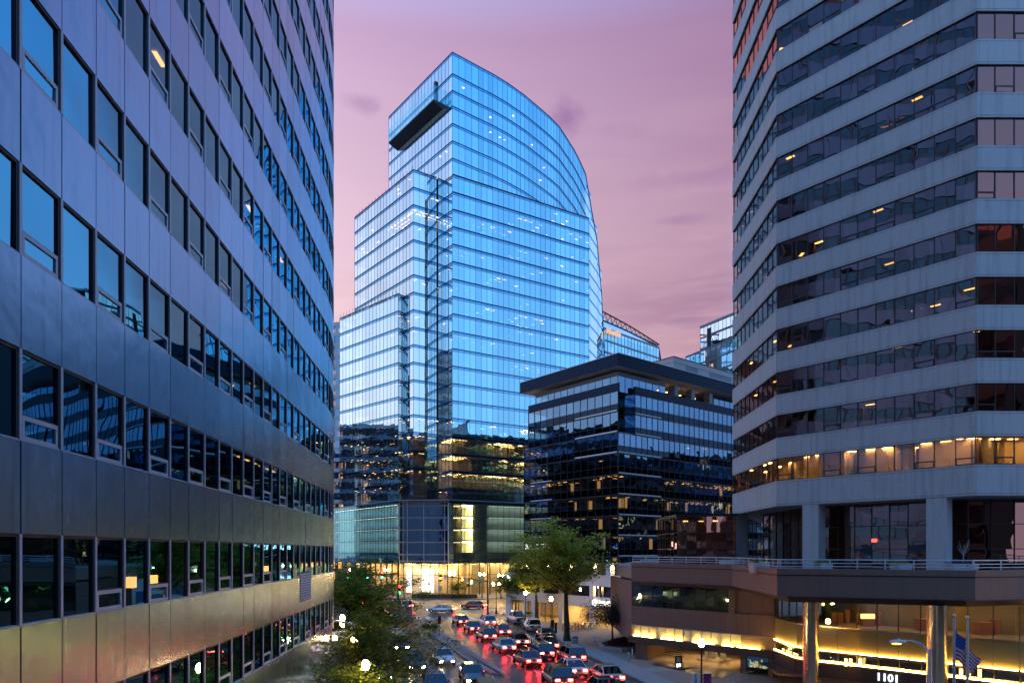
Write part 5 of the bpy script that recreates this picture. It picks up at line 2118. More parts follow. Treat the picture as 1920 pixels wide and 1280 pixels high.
# planting bed on the plaza with its low wall and red ground cover
bed = [gp(1122, 1216), gp(1150, 1205), gp(1200, 1198), gp(1232, 1206), gp(1220, 1222), gp(1165, 1226), gp(1128, 1222)]
b = MB()
b.prism(bed, .1, .62, 0)
b.prism(inset(bed, .35), .6, .66, 1)
tag(b.build('planting_bed', [M['concrete_plain'], M['soil']]), 'low concrete planting bed on the plaza holding the small dusky tree', 'planter')
lf = MB()
rnd = random.Random(6)
bi = [Vector(q) for q in inset(bed, .8)]
for i in range(520):
    a, c, d = rnd.sample(bi, 3)
    r1, r2 = rnd.random(), rnd.random()
    p2 = a + (c - a) * r1 * .9 + (d - a) * r2 * (1 - r1) * .9
    leaves(lf, V(p2.x, p2.y, .75), (.16, .16, .07), 9, .14, rnd)
tag(lf.build('ground_cover', [LEAF_R]), kind='stuff')

# ---------------------------------------------------------------- street lamps
LAMP_G = 'single globe street lamps'


def globe_lamp(label, loc, h, heads=1, r=.21, group=LAMP_G):
    o = thing('street_lamp', label, 'street lamp', loc, 0, group)
    b = MB()
    b.lathe((0, 0, 0), [(.19, 0), (.19, .25), (.14, .32), (.11, .8), (.075, .9), (.06, 1.2), (.05, h - .45), (.075, h - .42), (.05, h - .36), (.045, h - .28)], 12)
    if heads == 2:
        b.tube([V(-.48, 0, h - .28), V(-.48, 0, h - .42), V(-.3, 0, h - .55), V(0, 0, h - .5), V(.3, 0, h - .55), V(.48, 0, h - .42), V(.48, 0, h - .28)], .035, 6)
    b.build('pole', [M['black']], o, rel=False)
    for x in ((0,) if heads == 1 else (-.48, .48)):
        g_ = MB()
        g_.lathe((x, 0, h - .28), [(.10, 0), (.17, .07), (r, .20), (r, .30), (.17, .44), (.09, .52), (.01, .56)], 14)
        lo = g_.build('globe', [M['lamp']], o, rel=False)
        c_ = MB()
        c_.lathe((x, 0, h - .30), [(.07, 0), (.12, .01), (.12, .05), (.09, .06)], 10)
        c_.lathe((x, 0, h + .26), [(.05, 0), (.05, .05), (.02, .10), (.005, .16)], 8)
        c_.build('finial', [M['black']], lo, rel=False)
    return o


globe_lamp('lit globe lamp left of the tallest street tree trunk, by the parked dark car', (5.0, 87.4, .14), 4.25)
globe_lamp('lit globe lamp behind the parked white pickup, before the restaurant windows', (1.9, 96.0, .14), 4.45)
lamp_r = globe_lamp('lit globe lamp with banners in front of the garage mouth', (12.55, 45.2, .14), 4.3)
globe_lamp('bright globe lamp just below the curved glass canopy on the left', (-10.85, 47.0, .14), 4.3)
globe_lamp('nearest bright globe lamp at the lower left among the low trees', (-7.85, 36.6, .14), 4.25)
globe_lamp('small bright globe lamp above the rim of the curved glass canopy', (-15.2, 61.2, .14), 4.35)
globe_lamp('far globe lamp above the dark tree on the left', (-43, 181, .1), 5.4, r=.34)
globe_lamp('farthest globe lamp at the left edge by the building corner', (-54.5, 220, .1), 7.5, r=.40)
TW = 'twin globe street lamps at the junction'
globe_lamp('twin globe lamp nearest the junction beside the small dark tree', (-2.6, 112.8, .14), 4.9, 2, .24, TW)
globe_lamp('twin globe lamp beyond the junction right of the tall signal pole', (-2.4, 149.5, .14), 5.0, 2, .28, TW)
globe_lamp('twin globe lamp close to the street name sign on the signal arm', (-6.6, 150.5, .14), 5.2, 2, .28, TW)
globe_lamp('twin globe lamp in front of the lit tower lobby beside the bright green shrub', (-12.9, 147.3, .14), 5.3, 2, .28, TW)
globe_lamp('twin globe lamp left of the lobby screens above the street name sign', (-27.6, 150.5, .14), 6.2, 2, .28, TW)
# banners and plates on the right lamp
b = MB()
b.box(-.62, -.14, -.02, .02, 1.35, 2.25)
b.tube([V(-.64, 0, 2.27), V(.66, 0, 2.27)], .02, 6)
b.tube([V(-.64, 0, 1.33), V(.66, 0, 1.33)], .02, 6)
bn = b.build('banner', [M['sign_white']], lamp_r, rel=False)
tx = text_mesh('banner_letters', 'ROSSLYN', .21, M['black'], None, V(-.31, -.03, 1.80), (0, 0, 1), (-1, 0, 0), .004)
tx.parent = bn
b = MB()
b.box(.14, .64, -.02, .02, 1.35, 2.25, 0)
for k in range(18):
    a0, a1 = 2 * math.pi * k / 18, 2 * math.pi * (k + 1) / 18
    if 3 < k < 8:
        continue
    f_ = lambda a, r_: V(.39 + math.cos(a) * r_, -.024, 1.85 + math.sin(a) * r_)
    b.quad(f_(a0, .13), f_(a0, .18), f_(a1, .18), f_(a1, .13), 1)
b.box(.16, .62, -.025, -.02, 1.40, 1.52, 1)
b.build('banner', [M['purple'], pbr('banner_pink', (.45, .06, .22), .6)], lamp_r, rel=False)
b = MB()
b.box(-.17, .17, -.10, -.08, .35, 1.02, 0)
for k in range(20):
    a0, a1 = 2 * math.pi * k / 20, 2 * math.pi * (k + 1) / 20
    f_ = lambda a, r_: V(math.cos(a) * r_, -.104, .83 + math.sin(a) * r_)
    b.quad(f_(a0, .10), f_(a0, .135), f_(a1, .135), f_(a1, .10), 1)
b.quad(V(-.09, -.105, .89), V(-.07, -.105, .91), V(.09, -.105, .77), V(.07, -.105, .75), 1)
b.box(-.03, .0, -.106, -.10, .75, .91, 1)
b.box(-.11, .11, -.104, -.10, .56, .60, 1)
b.box(-.11, .06, -.104, -.10, .46, .50, 1)
b.build('parking_plate', [M['sign_white'], M['black']], lamp_r, rel=False)

# cobra-head lamp on the right
o = thing('cobra_lamp', 'grey curved-arm road lamp in front of the lit lobby on the right', 'street lamp', (20.2, 33, .1))
b = MB()
hz = H - 184 / F * 33 - .1
b.tube([V(0, 0, 0), V(0, 0, hz)], [.11, .075], 12)
b.tube([V(0, 0, hz - .25), V(-.12, 0, hz + .0), V(-.45, 0, hz + .28), V(-.85, 0, hz + .40), V(-1.25, 0, hz + .42)], .035, 8)
b.tube([V(0, 0, hz - .45), V(-.16, 0, hz - .08), V(-.5, 0, hz + .2), V(-.85, 0, hz + .37)], .022, 6)
b.build('pole', [M['rail']], o, rel=False)
b = MB()
b.ball((-1.55, 0, hz + .36), .42, 14, 0, 1.0, .38, .26)
b.ball((-1.50, 0, hz + .48), .05, 8)
hd = b.build('lamp_head', [M['rail']], o, rel=False)
b = MB()
b.ball((-1.60, 0, hz + .30), .26, 12, 0, 1.0, .5, .30)
b.build('lens', [M['amber_lit']], hd, rel=False)

# ---------------------------------------------------------------- traffic signals
def signal_head(par, p, s=1.0, lit=(0, 2), facing=(0, -1)):
    b = MB()
    x, y, z = p
    b.box(x - .19 * s, x + .19 * s, y - .02, y + .26 * s, z - .58 * s, z + .58 * s, 0)
    for k in range(3):
        zz = z + (.37 - .37 * k) * s
        b.tube([V(x, y - .24 * s, zz), V(x, y - .02, zz)], .17 * s, 10, 0, cap=False)
    h_ = b.build('signal_head', [M['sign_yellow']], par)
    for k in range(3):
        zz = z + (.37 - .37 * k) * s
        l = MB()
        l.lathe((0, 0, 0), [(.001, .05), (.08 * s, .04), (.15 * s, .0)], 12)
        l.v = [(x + q[0], y - .03 - q[2], zz + q[1]) for q in l.v]
        mt = (M['red_lit'], M['amber_lit'], M['green_lit'])[k] if k in lit else M['black']
        l.build(('red_lamp', 'amber_lamp', 'green_lamp')[k], [mt], h_)


def mast(name, label, base, top, arm_pts, heads, signs=(), lum=None, r=.16):
    o = thing(name, label, 'traffic signal', base)
    b = MB()
    bx, by, bz = base
    b.tube([V(bx, by, bz), V(bx, by, bz + .3), V(bx, by, top)], [r * 1.6, r, r * .65], 10)
    b.build('pole', [M['black']], o)
    if arm_pts:
        b = MB()
        n = len(arm_pts)
        b.tube(arm_pts, [.11 - .05 * i / max(1, n - 1) for i in range(n)], 8)
        b.build('mast_arm', [M['black']], o)
    for h_ in heads:
        signal_head(o, h_[0], h_[1], h_[2])
    for (p, w_, hh, mt, txt, tm) in signs:
        b = MB()
        b.box(p[0] - w_ / 2, p[0] + w_ / 2, p[1] - .14, p[1] - .10, p[2] - hh / 2, p[2] + hh / 2)
        sg = b.build('street_sign', [M[mt]], o)
        if txt:
            text_mesh('sign_letters', txt, hh * .72, M[tm], sg, V(p[0], p[1] - .145, p[2] - hh * .25), (1, 0, 0), (0, 0, 1), .006)
    if lum:
        b = MB()
        b.tube(lum, .06, 6)
        e = lum[-1]
        b.ball((e[0], e[1], e[2] - .05), .55, 10, 0, 1, .4, .22)
        b.build('luminaire', [M['black']], o)
    return o


Z = 131
P_ = lambda px, py, Z=Z: px2(px, py, Z)
mast('traffic_signal', 'tall signal pole left of the lobby screens, its arm reaching left over the junction', (P_(747, 1133).x, Z, .1), P_(747, 1047).z,
     [P_(747, 1077), P_(700, 1076.5), P_(640, 1075.5)], [(P_(717, 1077) + V(0, -.3, 0), 1.25, (0, 2)), (P_(689, 1077) + V(0, -.3, 0), 1.25, (0, 2)), (P_(653, 1077) + V(0, -.3, 0), 1.25, (0, 2))],
     [(P_(728, 1077.5), 2.2, .62, 'sign_green', 'Lynn', 'sign_white'), (P_(741, 1075), 1.0, .5, 'sign_yellow', '', ''), (P_(704, 1076.5), .9, .35, 'sign_white', '', '')],
     [P_(747, 1049), P_(741, 1046.5), P_(732, 1044.5), P_(724, 1044.3)])
Z2 = 111
P_ = lambda px, py, Z=Z2: px2(px, py, Z)
mast('traffic_signal', 'tall signal pole at the near right corner with three heads and a green name sign', (P_(914.5, 1).x, Z2, .14), P_(914.5, 1057).z,
     [P_(914.5, 1089), P_(870, 1084), P_(823, 1079)], [(P_(826, 1083) + V(0, -.3, 0), 1.0, (1,)), (P_(867, 1086) + V(0, -.3, 0), 1.0, (0, 1)), (P_(884, 1088) + V(0, -.3, 0), 1.0, (1, 2))],
     [(P_(899.5, 1088), 1.35, .42, 'sign_green', 'Wilson Blvd', 'sign_white'), (P_(835, 1082.5), .42, .75, 'sign_white', '', ''), (P_(875, 1086), .42, .8, 'sign_white', '', '')],
     [P_(914.5, 1058), P_(910, 1055), P_(904, 1051), P_(897, 1050.5)])
Z3 = 92
P_ = lambda px, py, Z=Z3: px2(px, py, Z)
mast('traffic_signal', 'dark signal arm reaching from behind the large dark tree with one head', (-25.2, Z3, .14), 7.0,
     [V(-25.2, Z3, 5.2), P_(690, 1100), P_(762, 1093)], [(P_(750, 1103) + V(0, -.3, -.1), 1.15, (0, 2))], [], None)

# small road signs on posts
def sign_post(name, label, loc, h, w_, hh, mt, txt='', tm='black', rz=0.0, cat='sign', ts=.5):
    o = thing(name, label, cat, loc, rz)
    b = MB()
    b.tube([V(0, 0, 0), V(0, 0, h)], .035, 6)
    b.build('post', [M['grey_louver']], o, rel=False)
    b = MB()
    b.box(-w_ / 2, w_ / 2, -.06, -.04, h - hh, h)
    s = b.build('plate', [M[mt]], o, rel=False)
    if txt:
        t_ = text_mesh('sign_letters', txt, ts, M[tm], None, V(0, -.065, h - hh * .75), (1, 0, 0), (0, 0, 1), .004)
        t_.parent = s
    return o


sign_post('road_sign', 'narrow dark road sign standing on the traffic island', gp(824, 1196) + (.15,), 2.5, .40, .9, 'dark_metal')
sign_post('road_sign', 'grey backed road sign at the left end of the crossing', gp(768, 1167) + (.05,), 2.3, .75, 1.7, 'grey_louver')
sign_post('road_sign', 'small white sign on a thin post in the plaza planting bed', (12.2, 71.0, .6), 1.5, .45, .38, 'sign_white')
sign_post('road_sign', 'low white sign plate in front of the dusky tree', (8.9, 73.0, .6), .75, .62, .42, 'sign_white')
sign_post('road_sign', 'thin white sign post in front of the lobby of the blue tower', (-15.0, 143.8, .14), 3.0, .5, .9, 'sign_white')
sign_post('pedestrian_signal', 'small walk signal post right of the bright green shrub', (-9.4, 146.9, .14), 3.2, .5, .6, 'black', cat='signal')
o = sign_post('parking_sign', 'black pavement sign with a large white $9 before the garage mouth', gp(1272, 1257) + (.15,), 1.2, .62, 1.15, 'black')
pl = [c for c in kids_of(o) if c.name.startswith('plate')][0]
t_ = text_mesh('price_letters', '$9', .42, M['sign_lit'], None, V(0, -.065, .22), (1, 0, 0), (0, 0, 1), .004)
t_.parent = pl
b = MB()
for z in (.66, .76, .86, .98):
    b.box(-.18, .18, -.068, -.06, z, z + .045)
b.box(-.28, .28, -.067, -.06, .07, .09)
b.build('small_print', [M['sign_white']], pl, rel=False)
b = MB()
b.box(-.42, .42, -.25, .2, 0, .07)
b.build('base', [M['black']], o, rel=False)

# bollards, bin, hydrant, rails, heaters, café set
for (q, lab) in ((gp(1179, 1244), 'nearer pale steel bollard beside the garage driveway'), (gp(1185.5, 1237), 'farther pale steel bollard beside the garage driveway')):
    b = MB()
    b.lathe((q[0], q[1], .14), [(.075, 0), (.075, .92), (.06, .97), (.001, .99)], 12)
    tag(b.build('bollard', [M['alu_frame']]), lab, 'bollard', 'bollards by the driveway')
o = thing('litter_bin', 'round grey litter bin with a blue rim on the kerb by the tallest tree', 'bin', gp(1078.5, 1212) + (.14,))
b = MB()
b.lathe((0, 0, 0), [(.24, 0), (.27, .05), (.30, .85), (.29, .88)], 18)
for k in range(18):
    a = 2 * math.pi * k / 18
    b.tube([V(.27 * math.cos(a), .27 * math.sin(a), .05), V(.32 * math.cos(a), .32 * math.sin(a), .86)], .014, 4)
b.build('body', [M['alu_frame']], o, rel=False)
b = MB()
b.lathe((0, 0, .86), [(.33, 0), (.34, .08), (.25, .16), (.14, .17), (.13, .10)], 18)
b.build('lid', [pbr('bin_blue', (.06, .09, .25), .5)], o, rel=False)
o = thing('fire_hydrant', 'yellow hydrant on the far pavement left of the lobby planter', 'hydrant', (-22.6, 143.9, .12))
b = MB()
b.lathe((0, 0, 0), [(.2, 0), (.2, .1), (.15, .12), (.15, .9), (.18, .92), (.17, 1.05), (.08, 1.2), (.001, 1.24)], 12)
b.tube([V(-.28, 0, .7), V(.28, 0, .7)], .08, 8)
b.build('body', [pbr('hydrant_yellow', (.60, .45, .03), .5)], o, rel=False)
o = thing('stair_handrail', 'steel handrail of the entrance steps below the poster', 'handrail', (15.8, 50, .14))
b = MB()
for (x, y) in ((0, 0), (.9, 1.0), (1.6, 1.9), (2.4, 2.9)):
    b.tube([V(x, y, 0), V(x, y, 1.0)], .03, 6)
for z in (1.0, .55):
    b.tube([V(-.2, -.2, z - .1), V(0, 0, z), V(2.4, 2.9, z), V(2.9, 3.0, z)], .03, 6)
b.build('rail', [M['alu_frame']], o, rel=False)


def seat_set(label, loc, rz):
    o = thing('cafe_table', label, 'table', loc, rz, 'café tables on the restaurant terrace')
    b = MB()
    b.box(-.45, .45, -.45, .45, .72, .76)
    b.build('tabletop', [M['wood']], o, rel=False)
    b = MB()
    for a, c in ((-1, -1), (1, 1)):
        b.tube([V(-.38 * a, -.38, .02), V(.38 * a, .38 * 1, .72)], .025, 5)
        b.tube([V(-.38 * a, .38, .02), V(.38 * a, -.38, .72)], .025, 5)
    b.build('leg', [M['black']], o, rel=False)
    return o


def chair(label, loc, rz):
    o = thing('cafe_chair', label, 'chair', loc, rz, 'café chairs on the restaurant terrace')
    b = MB()
    b.box(-.2, .2, -.2, .2, .44, .48)
    b.build('seat', [M['wood']], o, rel=False)
    b = MB()
    b.box(-.2, .2, .19, .22, .60, .92)
    b.build('backrest', [M['wood']], o, rel=False)
    for x in (-.18, .18):
        for y in (-.18, .19):
            b = MB()
            b.tube([V(x, y, 0), V(x, y, .44 if y < 0 else .9)], .015, 5)
            b.build('leg', [M['black']], o, rel=False)
    return o


spots = [(1070, 1185, 'leftmost'), (1082, 1181, 'second from the left'), (1093, 1183, 'middle'), (1104, 1180, 'second from the right')]
for px_, py_, nm in spots:
    q = gp(px_, py_)
    seat_set(f'small timber café table, {nm} in the row before the restaurant', q + (.14,), .3)
    chair(f'slim café chair left of the {nm} terrace table', (q[0] - .8, q[1] + .1, .14), 1.4)
    chair(f'slim café chair right of the {nm} terrace table', (q[0] + .8, q[1] - .2, .14), -1.4)
for px_, py_, lab in ((1036, 1188, 'black slatted post with a flat top beside the lamp and tree'), (1042, 1189, 'shorter black post close to the tallest street tree')):
    q = gp(px_, py_)
    b = MB()
    b.box(q[0] - .16, q[0] + .16, q[1] - .16, q[1] + .16, .14, 1.75 if 'flat' in lab else 1.45)
    b.box(q[0] - .2, q[0] + .2, q[1] - .2, q[1] + .2, 1.76 if 'flat' in lab else 1.46, 1.82 if 'flat' in lab else 1.5)
    tag(b.build('patio_post', [M['black']]), lab, 'post')
for px_, py_, lab in ((991, 1166, 'square pot with a dark clipped bush at the restaurant corner'), (1168, 1190, 'square concrete pot with a bush at the foot of the sign wall')):
    q = gp(px_, py_)
    o = thing('potted_bush', lab, 'potted plant', q + (.14,))
    b = MB()
    b.hexa([V(-.4, -.4, 0), V(.4, -.4, 0), V(.4, .4, 0), V(-.4, .4, 0), V(-.5, -.5, .9), V(.5, -.5, .9), V(.5, .5, .9), V(-.5, .5, .9)])
    b.build('pot', [M['concrete_plain']], o, rel=False)
    b = MB()
    rnd = random.Random(2)
    for i in range(20):
        leaves(b, V(rnd.gauss(0, .22), rnd.gauss(0, .22), 1.25 + rnd.gauss(0, .15)), (.12, .12, .12), 26, .16, rnd)
    b.build('foliage', [LEAF_D], o, rel=False)

# deck planters behind the railing
dp = [((17.9, 49.5), 1.3, 0, 'long white planter on the deck beside the left concrete column'), ((20.6, 45.2), .9, 0, 'white deck planter right of the middle column, low and empty'), ((24.6, 43.2), 1.0, 0, 'white deck planter before the deck windows'), ((28.2, 42.9), 1.9, 1, 'long white deck planter with a bare little tree by the right column'), ((13.2, 65.6), 1.5, 0, 'white planter at the far left end of the deck'), ((19.2, 60.6), 1.4, 0, 'white planter by the bend of the deck railing')]
for (q, ln, tr_, lab) in dp:
    o = thing('deck_planter', lab, 'planter', (q[0], q[1], DECK), .2, 'white planters on the deck')
    b = MB()
    b.hexa([V(-ln / 2 + .1, -.35, 0), V(ln / 2 - .1, -.35, 0), V(ln / 2 - .1, .35, 0), V(-ln / 2 + .1, .35, 0), V(-ln / 2, -.42, .75), V(ln / 2, -.42, .75), V(ln / 2, .42, .75), V(-ln / 2, .42, .75)])
    b.build('pot', [M['pot']], o, rel=False)
    b = MB()
    rnd = random.Random(int(q[0] * 10))
    for i in range(14):
        leaves(b, V(rnd.uniform(-ln / 2, ln / 2) * .8, rnd.uniform(-.25, .25), .82), (.14, .1, .10), 20, .18, rnd)
    b.build('foliage', [LEAF_D if not tr_ else LEAF_P], o, rel=False)
    if tr_:
        b = MB()
        b.tube([V(.2, 0, .7), V(.2, 0, 1.5)], [.03, .02], 5)
        for i in range(16):
            a = rnd.uniform(0, 6.28)
            b.tube([V(.2, 0, 1.2 + .3 * rnd.random()), V(.2 + .35 * math.cos(a), .35 * math.sin(a), 1.8 + rnd.uniform(-.1, .5))], .008, 3)
        b.build('bare_twigs', [M['pot']], o, rel=False)

# flag poles with a hanging flag
fz1, fz2 = px2(1789, 1154, 37), px2(1814, 1158, 36.6)
for i, (p, lab) in enumerate(((fz1, 'steel flagpole carrying a striped flag in front of the lobby'), (fz2, 'bare steel flagpole right of the striped flag'))):
    o = thing('flagpole', lab, 'flagpole', (p.x, p.y, .1), 0, 'flagpoles before the lobby')
    b = MB()
    b.tube([V(0, 0, 0), V(0, 0, p.z - .25)], [.10, .06], 12)
    b.lathe((0, 0, p.z - .27), [(.05, 0), (.08, .02), (.04, .05), (.03, .10)], 10)
    b.build('pole', [M['alu_frame']], o, rel=False)
    b = MB()
    b.ball((0, 0, p.z - .06), .10, 12)
    b.build('ball_finial', [M['chrome']], o, rel=False)
fm = MB()
nu, nv = 40, 26
Wf, Hf = 2.5, 1.55
gridp = []
for i in range(nu + 1):
    for j in range(nv + 1):
        u, v = i / nu, j / nv
        x = u * Wf * (.46 - .08 * v)
        zz = -v * Hf - (u ** 1.2) * 1.5 * (1 - .25 * v) - .06 * math.sin(u * 9 + v * 2)
        yy = .20 * math.sin(u * 11 + v * 3.0) * (.25 + u) + .10 * math.sin(u * 23 + 1.5 * v) * u
        gridp.append(V(fz1.x + .08 + x, fz1.y + yy, fz1.z - .75 + zz))
for i in range(nu):
    for j in range(nv):
        q = (i * (nv + 1) + j, (i + 1) * (nv + 1) + j, (i + 1) * (nv + 1) + j + 1, i * (nv + 1) + j + 1)
        m_ = 2 if (i < nu * .4 and j < nv * 7 / 13) else (j // 2) % 2
        fm.add([gridp[k] for k in q], [(0, 1, 2, 3)], m_, False)
tag(fm.build('flag', [M['flag_red'], M['flag_white'], M['flag_blue']]), 'red and white striped flag with a blue corner drooping from the left flagpole', 'flag')

# ---------------------------------------------------------------- cars
def paint(name, c, metal=.3):
    return pbr(name, c, .32, metal=metal, var=.03, coat=1.0, rvar=.04)


PAINT = {k: paint('paint_' + k, c, m_) for k, c, m_ in (('white', (.70, .72, .74), 0), ('silver', (.42, .44, .47), .7), ('black', (.012, .013, .016), .2), ('grey', (.10, .105, .115), .5), ('blue', (.02, .05, .14), .4), ('red', (.28, .015, .015), .2), ('beige', (.40, .34, .26), .4))}
KINDS = {
    'sedan': dict(L=4.7, W=1.82, belt=.88, hood=.84, deck=.92, roof=1.43, cab=(-1.75, 1.25), rf=(-.95, .35)),
    'estate': dict(L=4.6, W=1.86, belt=.98, hood=.98, deck=1.0, roof=1.68, cab=(-2.18, 1.15), rf=(-1.85, .35)),
    'pickup': dict(L=5.6, W=1.95, belt=1.10, hood=1.08, deck=1.12, roof=1.82, cab=(-.75, 1.35), rf=(-.55, .65)),
}


def make_car(kind, label, loc, rz, color, group, lights=True):
    k = KINDS[kind]
    L, W = k['L'], k['W'] / 2
    o = thing({'sedan': 'sedan_car', 'estate': 'suv_car', 'pickup': 'pickup_truck'}[kind], label, 'pickup' if kind == 'pickup' else 'car', loc, rz, group)
    b = MB()
    zb = .26
    st = [(-L / 2, .50, k['deck'] - .10, .80), (-L / 2 + .10, .34, k['deck'], .90), (-L / 2 + .55, zb, k['deck'], .97), (k['cab'][0], zb, k['belt'], 1.0), (0, zb, k['belt'], 1.0), (k['cab'][1], zb, k['belt'] - .02, 1.0), (L / 2 - .75, zb, k['hood'] - .06, .97), (L / 2 - .22, .30, k['hood'] - .16, .90), (L / 2, .42, k['hood'] - .30, .76)]
    st = sorted(st, key=lambda s: s[0])
    vs, fs = [], []
    for (x, z0, z1, f_) in st:
        zm = z0 + (z1 - z0) * .55
        w_ = W * f_
        for (y, z) in ((-w_ * .94, z0), (-w_, zm), (-w_ * .93, z1), (-w_ * .5, z1 + .03), (w_ * .5, z1 + .03), (w_ * .93, z1), (w_, zm), (w_ * .94, z0)):
            vs.append(V(x, y, z))
    for i in range(len(st) - 1):
        for j in range(8):
            fs.append((i * 8 + j, i * 8 + (j + 1) % 8, (i + 1) * 8 + (j + 1) % 8, (i + 1) * 8 + j))
    fs.append(tuple(range(8)))
    fs.append(tuple(range((len(st) - 1) * 8, len(st) * 8))[::-1])
    b.add(vs, fs, 0, True)
    c0, c1 = k['cab']
    r0, r1 = k['rf']
    yb, yr = W * .90, W * .70
    zb2, zr = k['belt'] - .01, k['roof']
    B = [V(c0, -yb, zb2), V(c1, -yb, zb2), V(c1, yb, zb2), V(c0, yb, zb2)]
    T = [V(r0, -yr, zr - .05), V(r1, -yr, zr - .05), V(r1, yr, zr - .05), V(r0, yr, zr - .05)]
    T2 = [V(r0 + .1, -yr * .85, zr), V(r1 - .12, -yr * .85, zr), V(r1 - .12, yr * .85, zr), V(r0 + .1, yr * .85, zr)]
    b.hexa(T + T2, 0)
    for i in range(4):
        b.tube([B[i], T[i]], .045, 5)
    xm = (c0 + c1) / 2 - .1
    for s in (-1, 1):
        b.tube([V(xm, s * yb, zb2), V((r0 + r1) / 2 - .05, s * yr, zr - .04)], .05, 5)
        b.ball((c1 - .25, s * (W + .06), k['belt'] + .06), .10, 8, 0, .7, 1, .7)
    if kind == 'pickup':
        b.box(-L / 2 + .1, c0 - .05, -W * .86, W * .86, k['deck'] + .02, k['deck'] + .05, 1)
    bo = b.build('body', [PAINT[color], M['black']], o, rel=False)
    g_ = MB()
    sh = lambda p, q: p.lerp(q, .02)
    for a, c in ((0, 1), (1, 2), (2, 3), (3, 0)):
        g_.quad(B[a], B[c], T[c], T[a])
    g_.build('windows', [M['g_car']], o, rel=False)
    for sx in (-L / 2 + .85, L / 2 - .88):
        for s in (-1, 1):
            wb = MB()
            y0, y1 = s * (W - .22), s * (W + .01)
            wb.tube([V(sx, y0, .33), V(sx, y0 + s * .02, .33), V(sx, y1 - s * .03, .33), V(sx, y1, .33)], [.29, .33, .33, .28], 18, 0, cap=True)
            wh = wb.build('wheel', [M['rubber']], o, rel=False)
            rb_ = MB()
            rb_.tube([V(sx, y1 - s * .02, .33), V(sx, y1 + s * .012, .33)], .20, 14, smooth=False)
            rb_.build('rim', [M['chrome']], wh, rel=False)
    for s in (-1, 1):
        t_ = MB()
        zt_l = k['deck'] - .20
        t_.box(-L / 2 - .02, -L / 2 + .14, s * W * .52 - .17, s * W * .52 + .17, zt_l - .08, zt_l + .07)
        t_.build('tail_light', [M['tail'] if lights else MATS['tail_off']], o, rel=False)
        t_ = MB()
        zh = k['hood'] - .34
        t_.box(L / 2 - .16, L / 2 - .0, s * W * .58 - .14, s * W * .58 + .14, zh - .06, zh + .06)
        t_.build('headlight', [M['head'] if lights else MATS['lens_off']], o, rel=False)
    t_ = MB()
    t_.box(-L / 2 - .03, -L / 2 + .02, -.25, .25, .55, .66)
    t_.build('number_plate', [M['sign_white']], o, rel=False)
    return o


pbr('tail_off', (.25, .01, .01), .25, coat=1.0)
pbr('lens_off', (.5, .52, .55), .15, coat=1.0)
protos = {}


def car(kind, color, label, fn, s, y, toward=False, group='cars in traffic', lights=True):
    x, x2 = fn(s, y), fn(s, y + 2)
    h_ = math.atan2(2, x2 - x)
    if toward:
        h_ += math.pi
    key = (kind, lights)
    if key not in protos:
        protos[key] = make_car(kind, label, (x, y, .005), h_, color, group, lights)
        return protos[key]
    c = copy_thing(protos[key], (x, y, .005), h_, label, group)
    for ch in c.children:
        if ch.name.startswith('body'):
            ch.material_slots[0].link = 'OBJECT'
            ch.material_slots[0].material = PAINT[color]
    return c


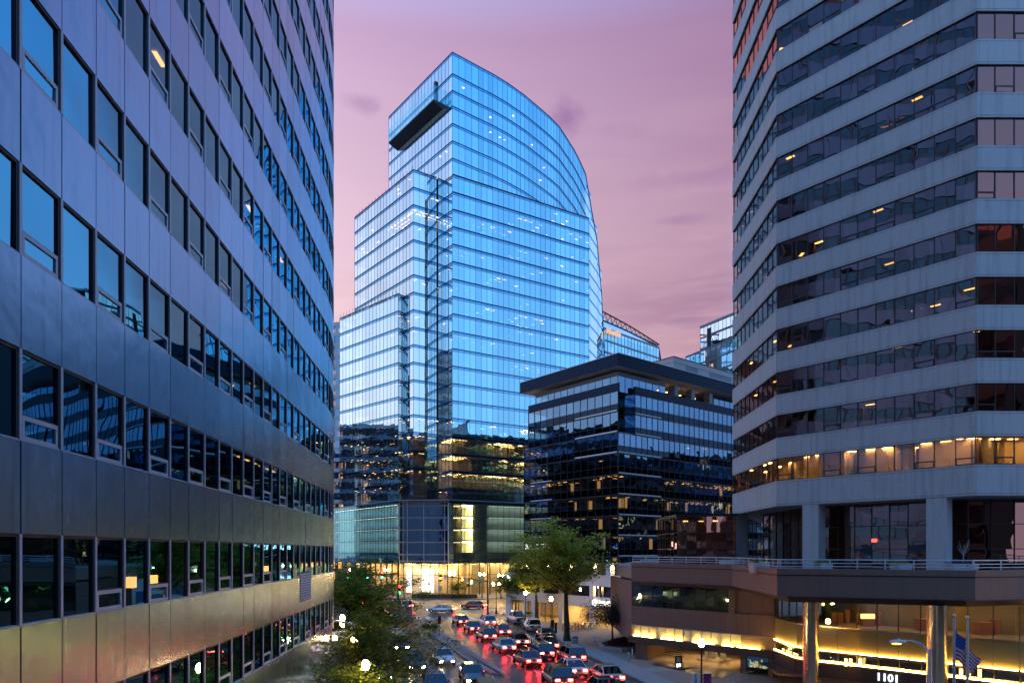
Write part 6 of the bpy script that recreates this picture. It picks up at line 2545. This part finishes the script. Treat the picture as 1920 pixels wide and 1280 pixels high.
ORD = ['nearest', 'second', 'third', 'fourth', 'fifth', 'sixth', 'seventh']
traffic = [
    (.34, [(45, 'sedan', 'grey'), (53.5, 'estate', 'black'), (63, 'sedan', 'red'), (71.5, 'sedan', 'silver'), (80, 'estate', 'grey'), (88.5, 'sedan', 'blue'), (97, 'sedan', 'black')], 'left lane of tail lights', False),
    (.56, [(41, 'estate', 'silver'), (49.5, 'sedan', 'black'), (58, 'sedan', 'white'), (67, 'estate', 'blue'), (76, 'sedan', 'grey'), (85, 'sedan', 'red'), (95, 'estate', 'white')], 'middle lane of tail lights', False),
    (.755, [(46.5, 'sedan', 'blue'), (55, 'sedan', 'beige'), (64.5, 'estate', 'grey'), (73, 'sedan', 'black')], 'right lane of tail lights', False),
]
for s, row, lane, tow in traffic:
    for i, (y, kd, cl_) in enumerate(row):
        car(kd, cl_, f'{cl_} {"hatchback wagon" if kd == "estate" else "saloon car"}, {ORD[i]} in the {lane}', lane_r, s, y, tow, 'cars driving away on the right')
oncoming = [
    (.82, [(37, 'sedan', 'silver'), (46, 'estate', 'grey'), (55, 'sedan', 'black'), (64, 'sedan', 'white')], 'oncoming lane beside the island'),
    (.52, [(41.5, 'estate', 'black'), (51, 'sedan', 'blue'), (61, 'sedan', 'grey'), (72, 'estate', 'silver')], 'middle oncoming lane'),
    (.18, [(45, 'sedan', 'red'), (56, 'sedan', 'beige'), (67, 'estate', 'white')], 'oncoming lane under the left trees'),
]
for s, row, lane in oncoming:
    for i, (y, kd, cl_) in enumerate(row):
        car(kd, cl_, f'{cl_} {"hatchback wagon" if kd == "estate" else "saloon car"} with lit headlights, {ORD[i]} in the {lane}', lane_l, s, y, True, 'oncoming cars on the left')
# crossing the junction
cross = lambda x0, y0, sl: (lambda s, y: x0 + (y - y0) * sl)
for (x0, y0, sl, kd, cl_, lab, tow) in ((-12, 116, -3.2, 'sedan', 'silver', 'silver saloon car turning across the middle of the junction', False), (-20, 122, -2.6, 'estate', 'white', 'white hatchback wagon crossing the left of the junction', False), (-7, 124, -2.4, 'sedan', 'red', 'red saloon car on the far side of the junction', False), (-30, 128, -1.6, 'sedan', 'black', 'black saloon car leaving the junction to the left', False)):
    car(kd, cl_, lab, cross(x0, y0, sl), 0, y0, tow, 'cars crossing the junction')
# parked along the right kerb, lights off
PK_ = 'cars parked along the right kerb'
pk = lambda s, y: edge_at(KR, y) - 1.15
car('pickup', 'white', 'white pickup parked at the kerb, farthest of the parked row', pk, 0, 99.5, False, PK_, False)
car('estate', 'white', 'white hatchback wagon parked at the kerb between the pickup and the dark car', pk, 0, 90, False, PK_, False)
car('sedan', 'black', 'dark saloon car parked at the kerb next to the tallest street tree', pk, 0, 81.5, False, PK_, False)
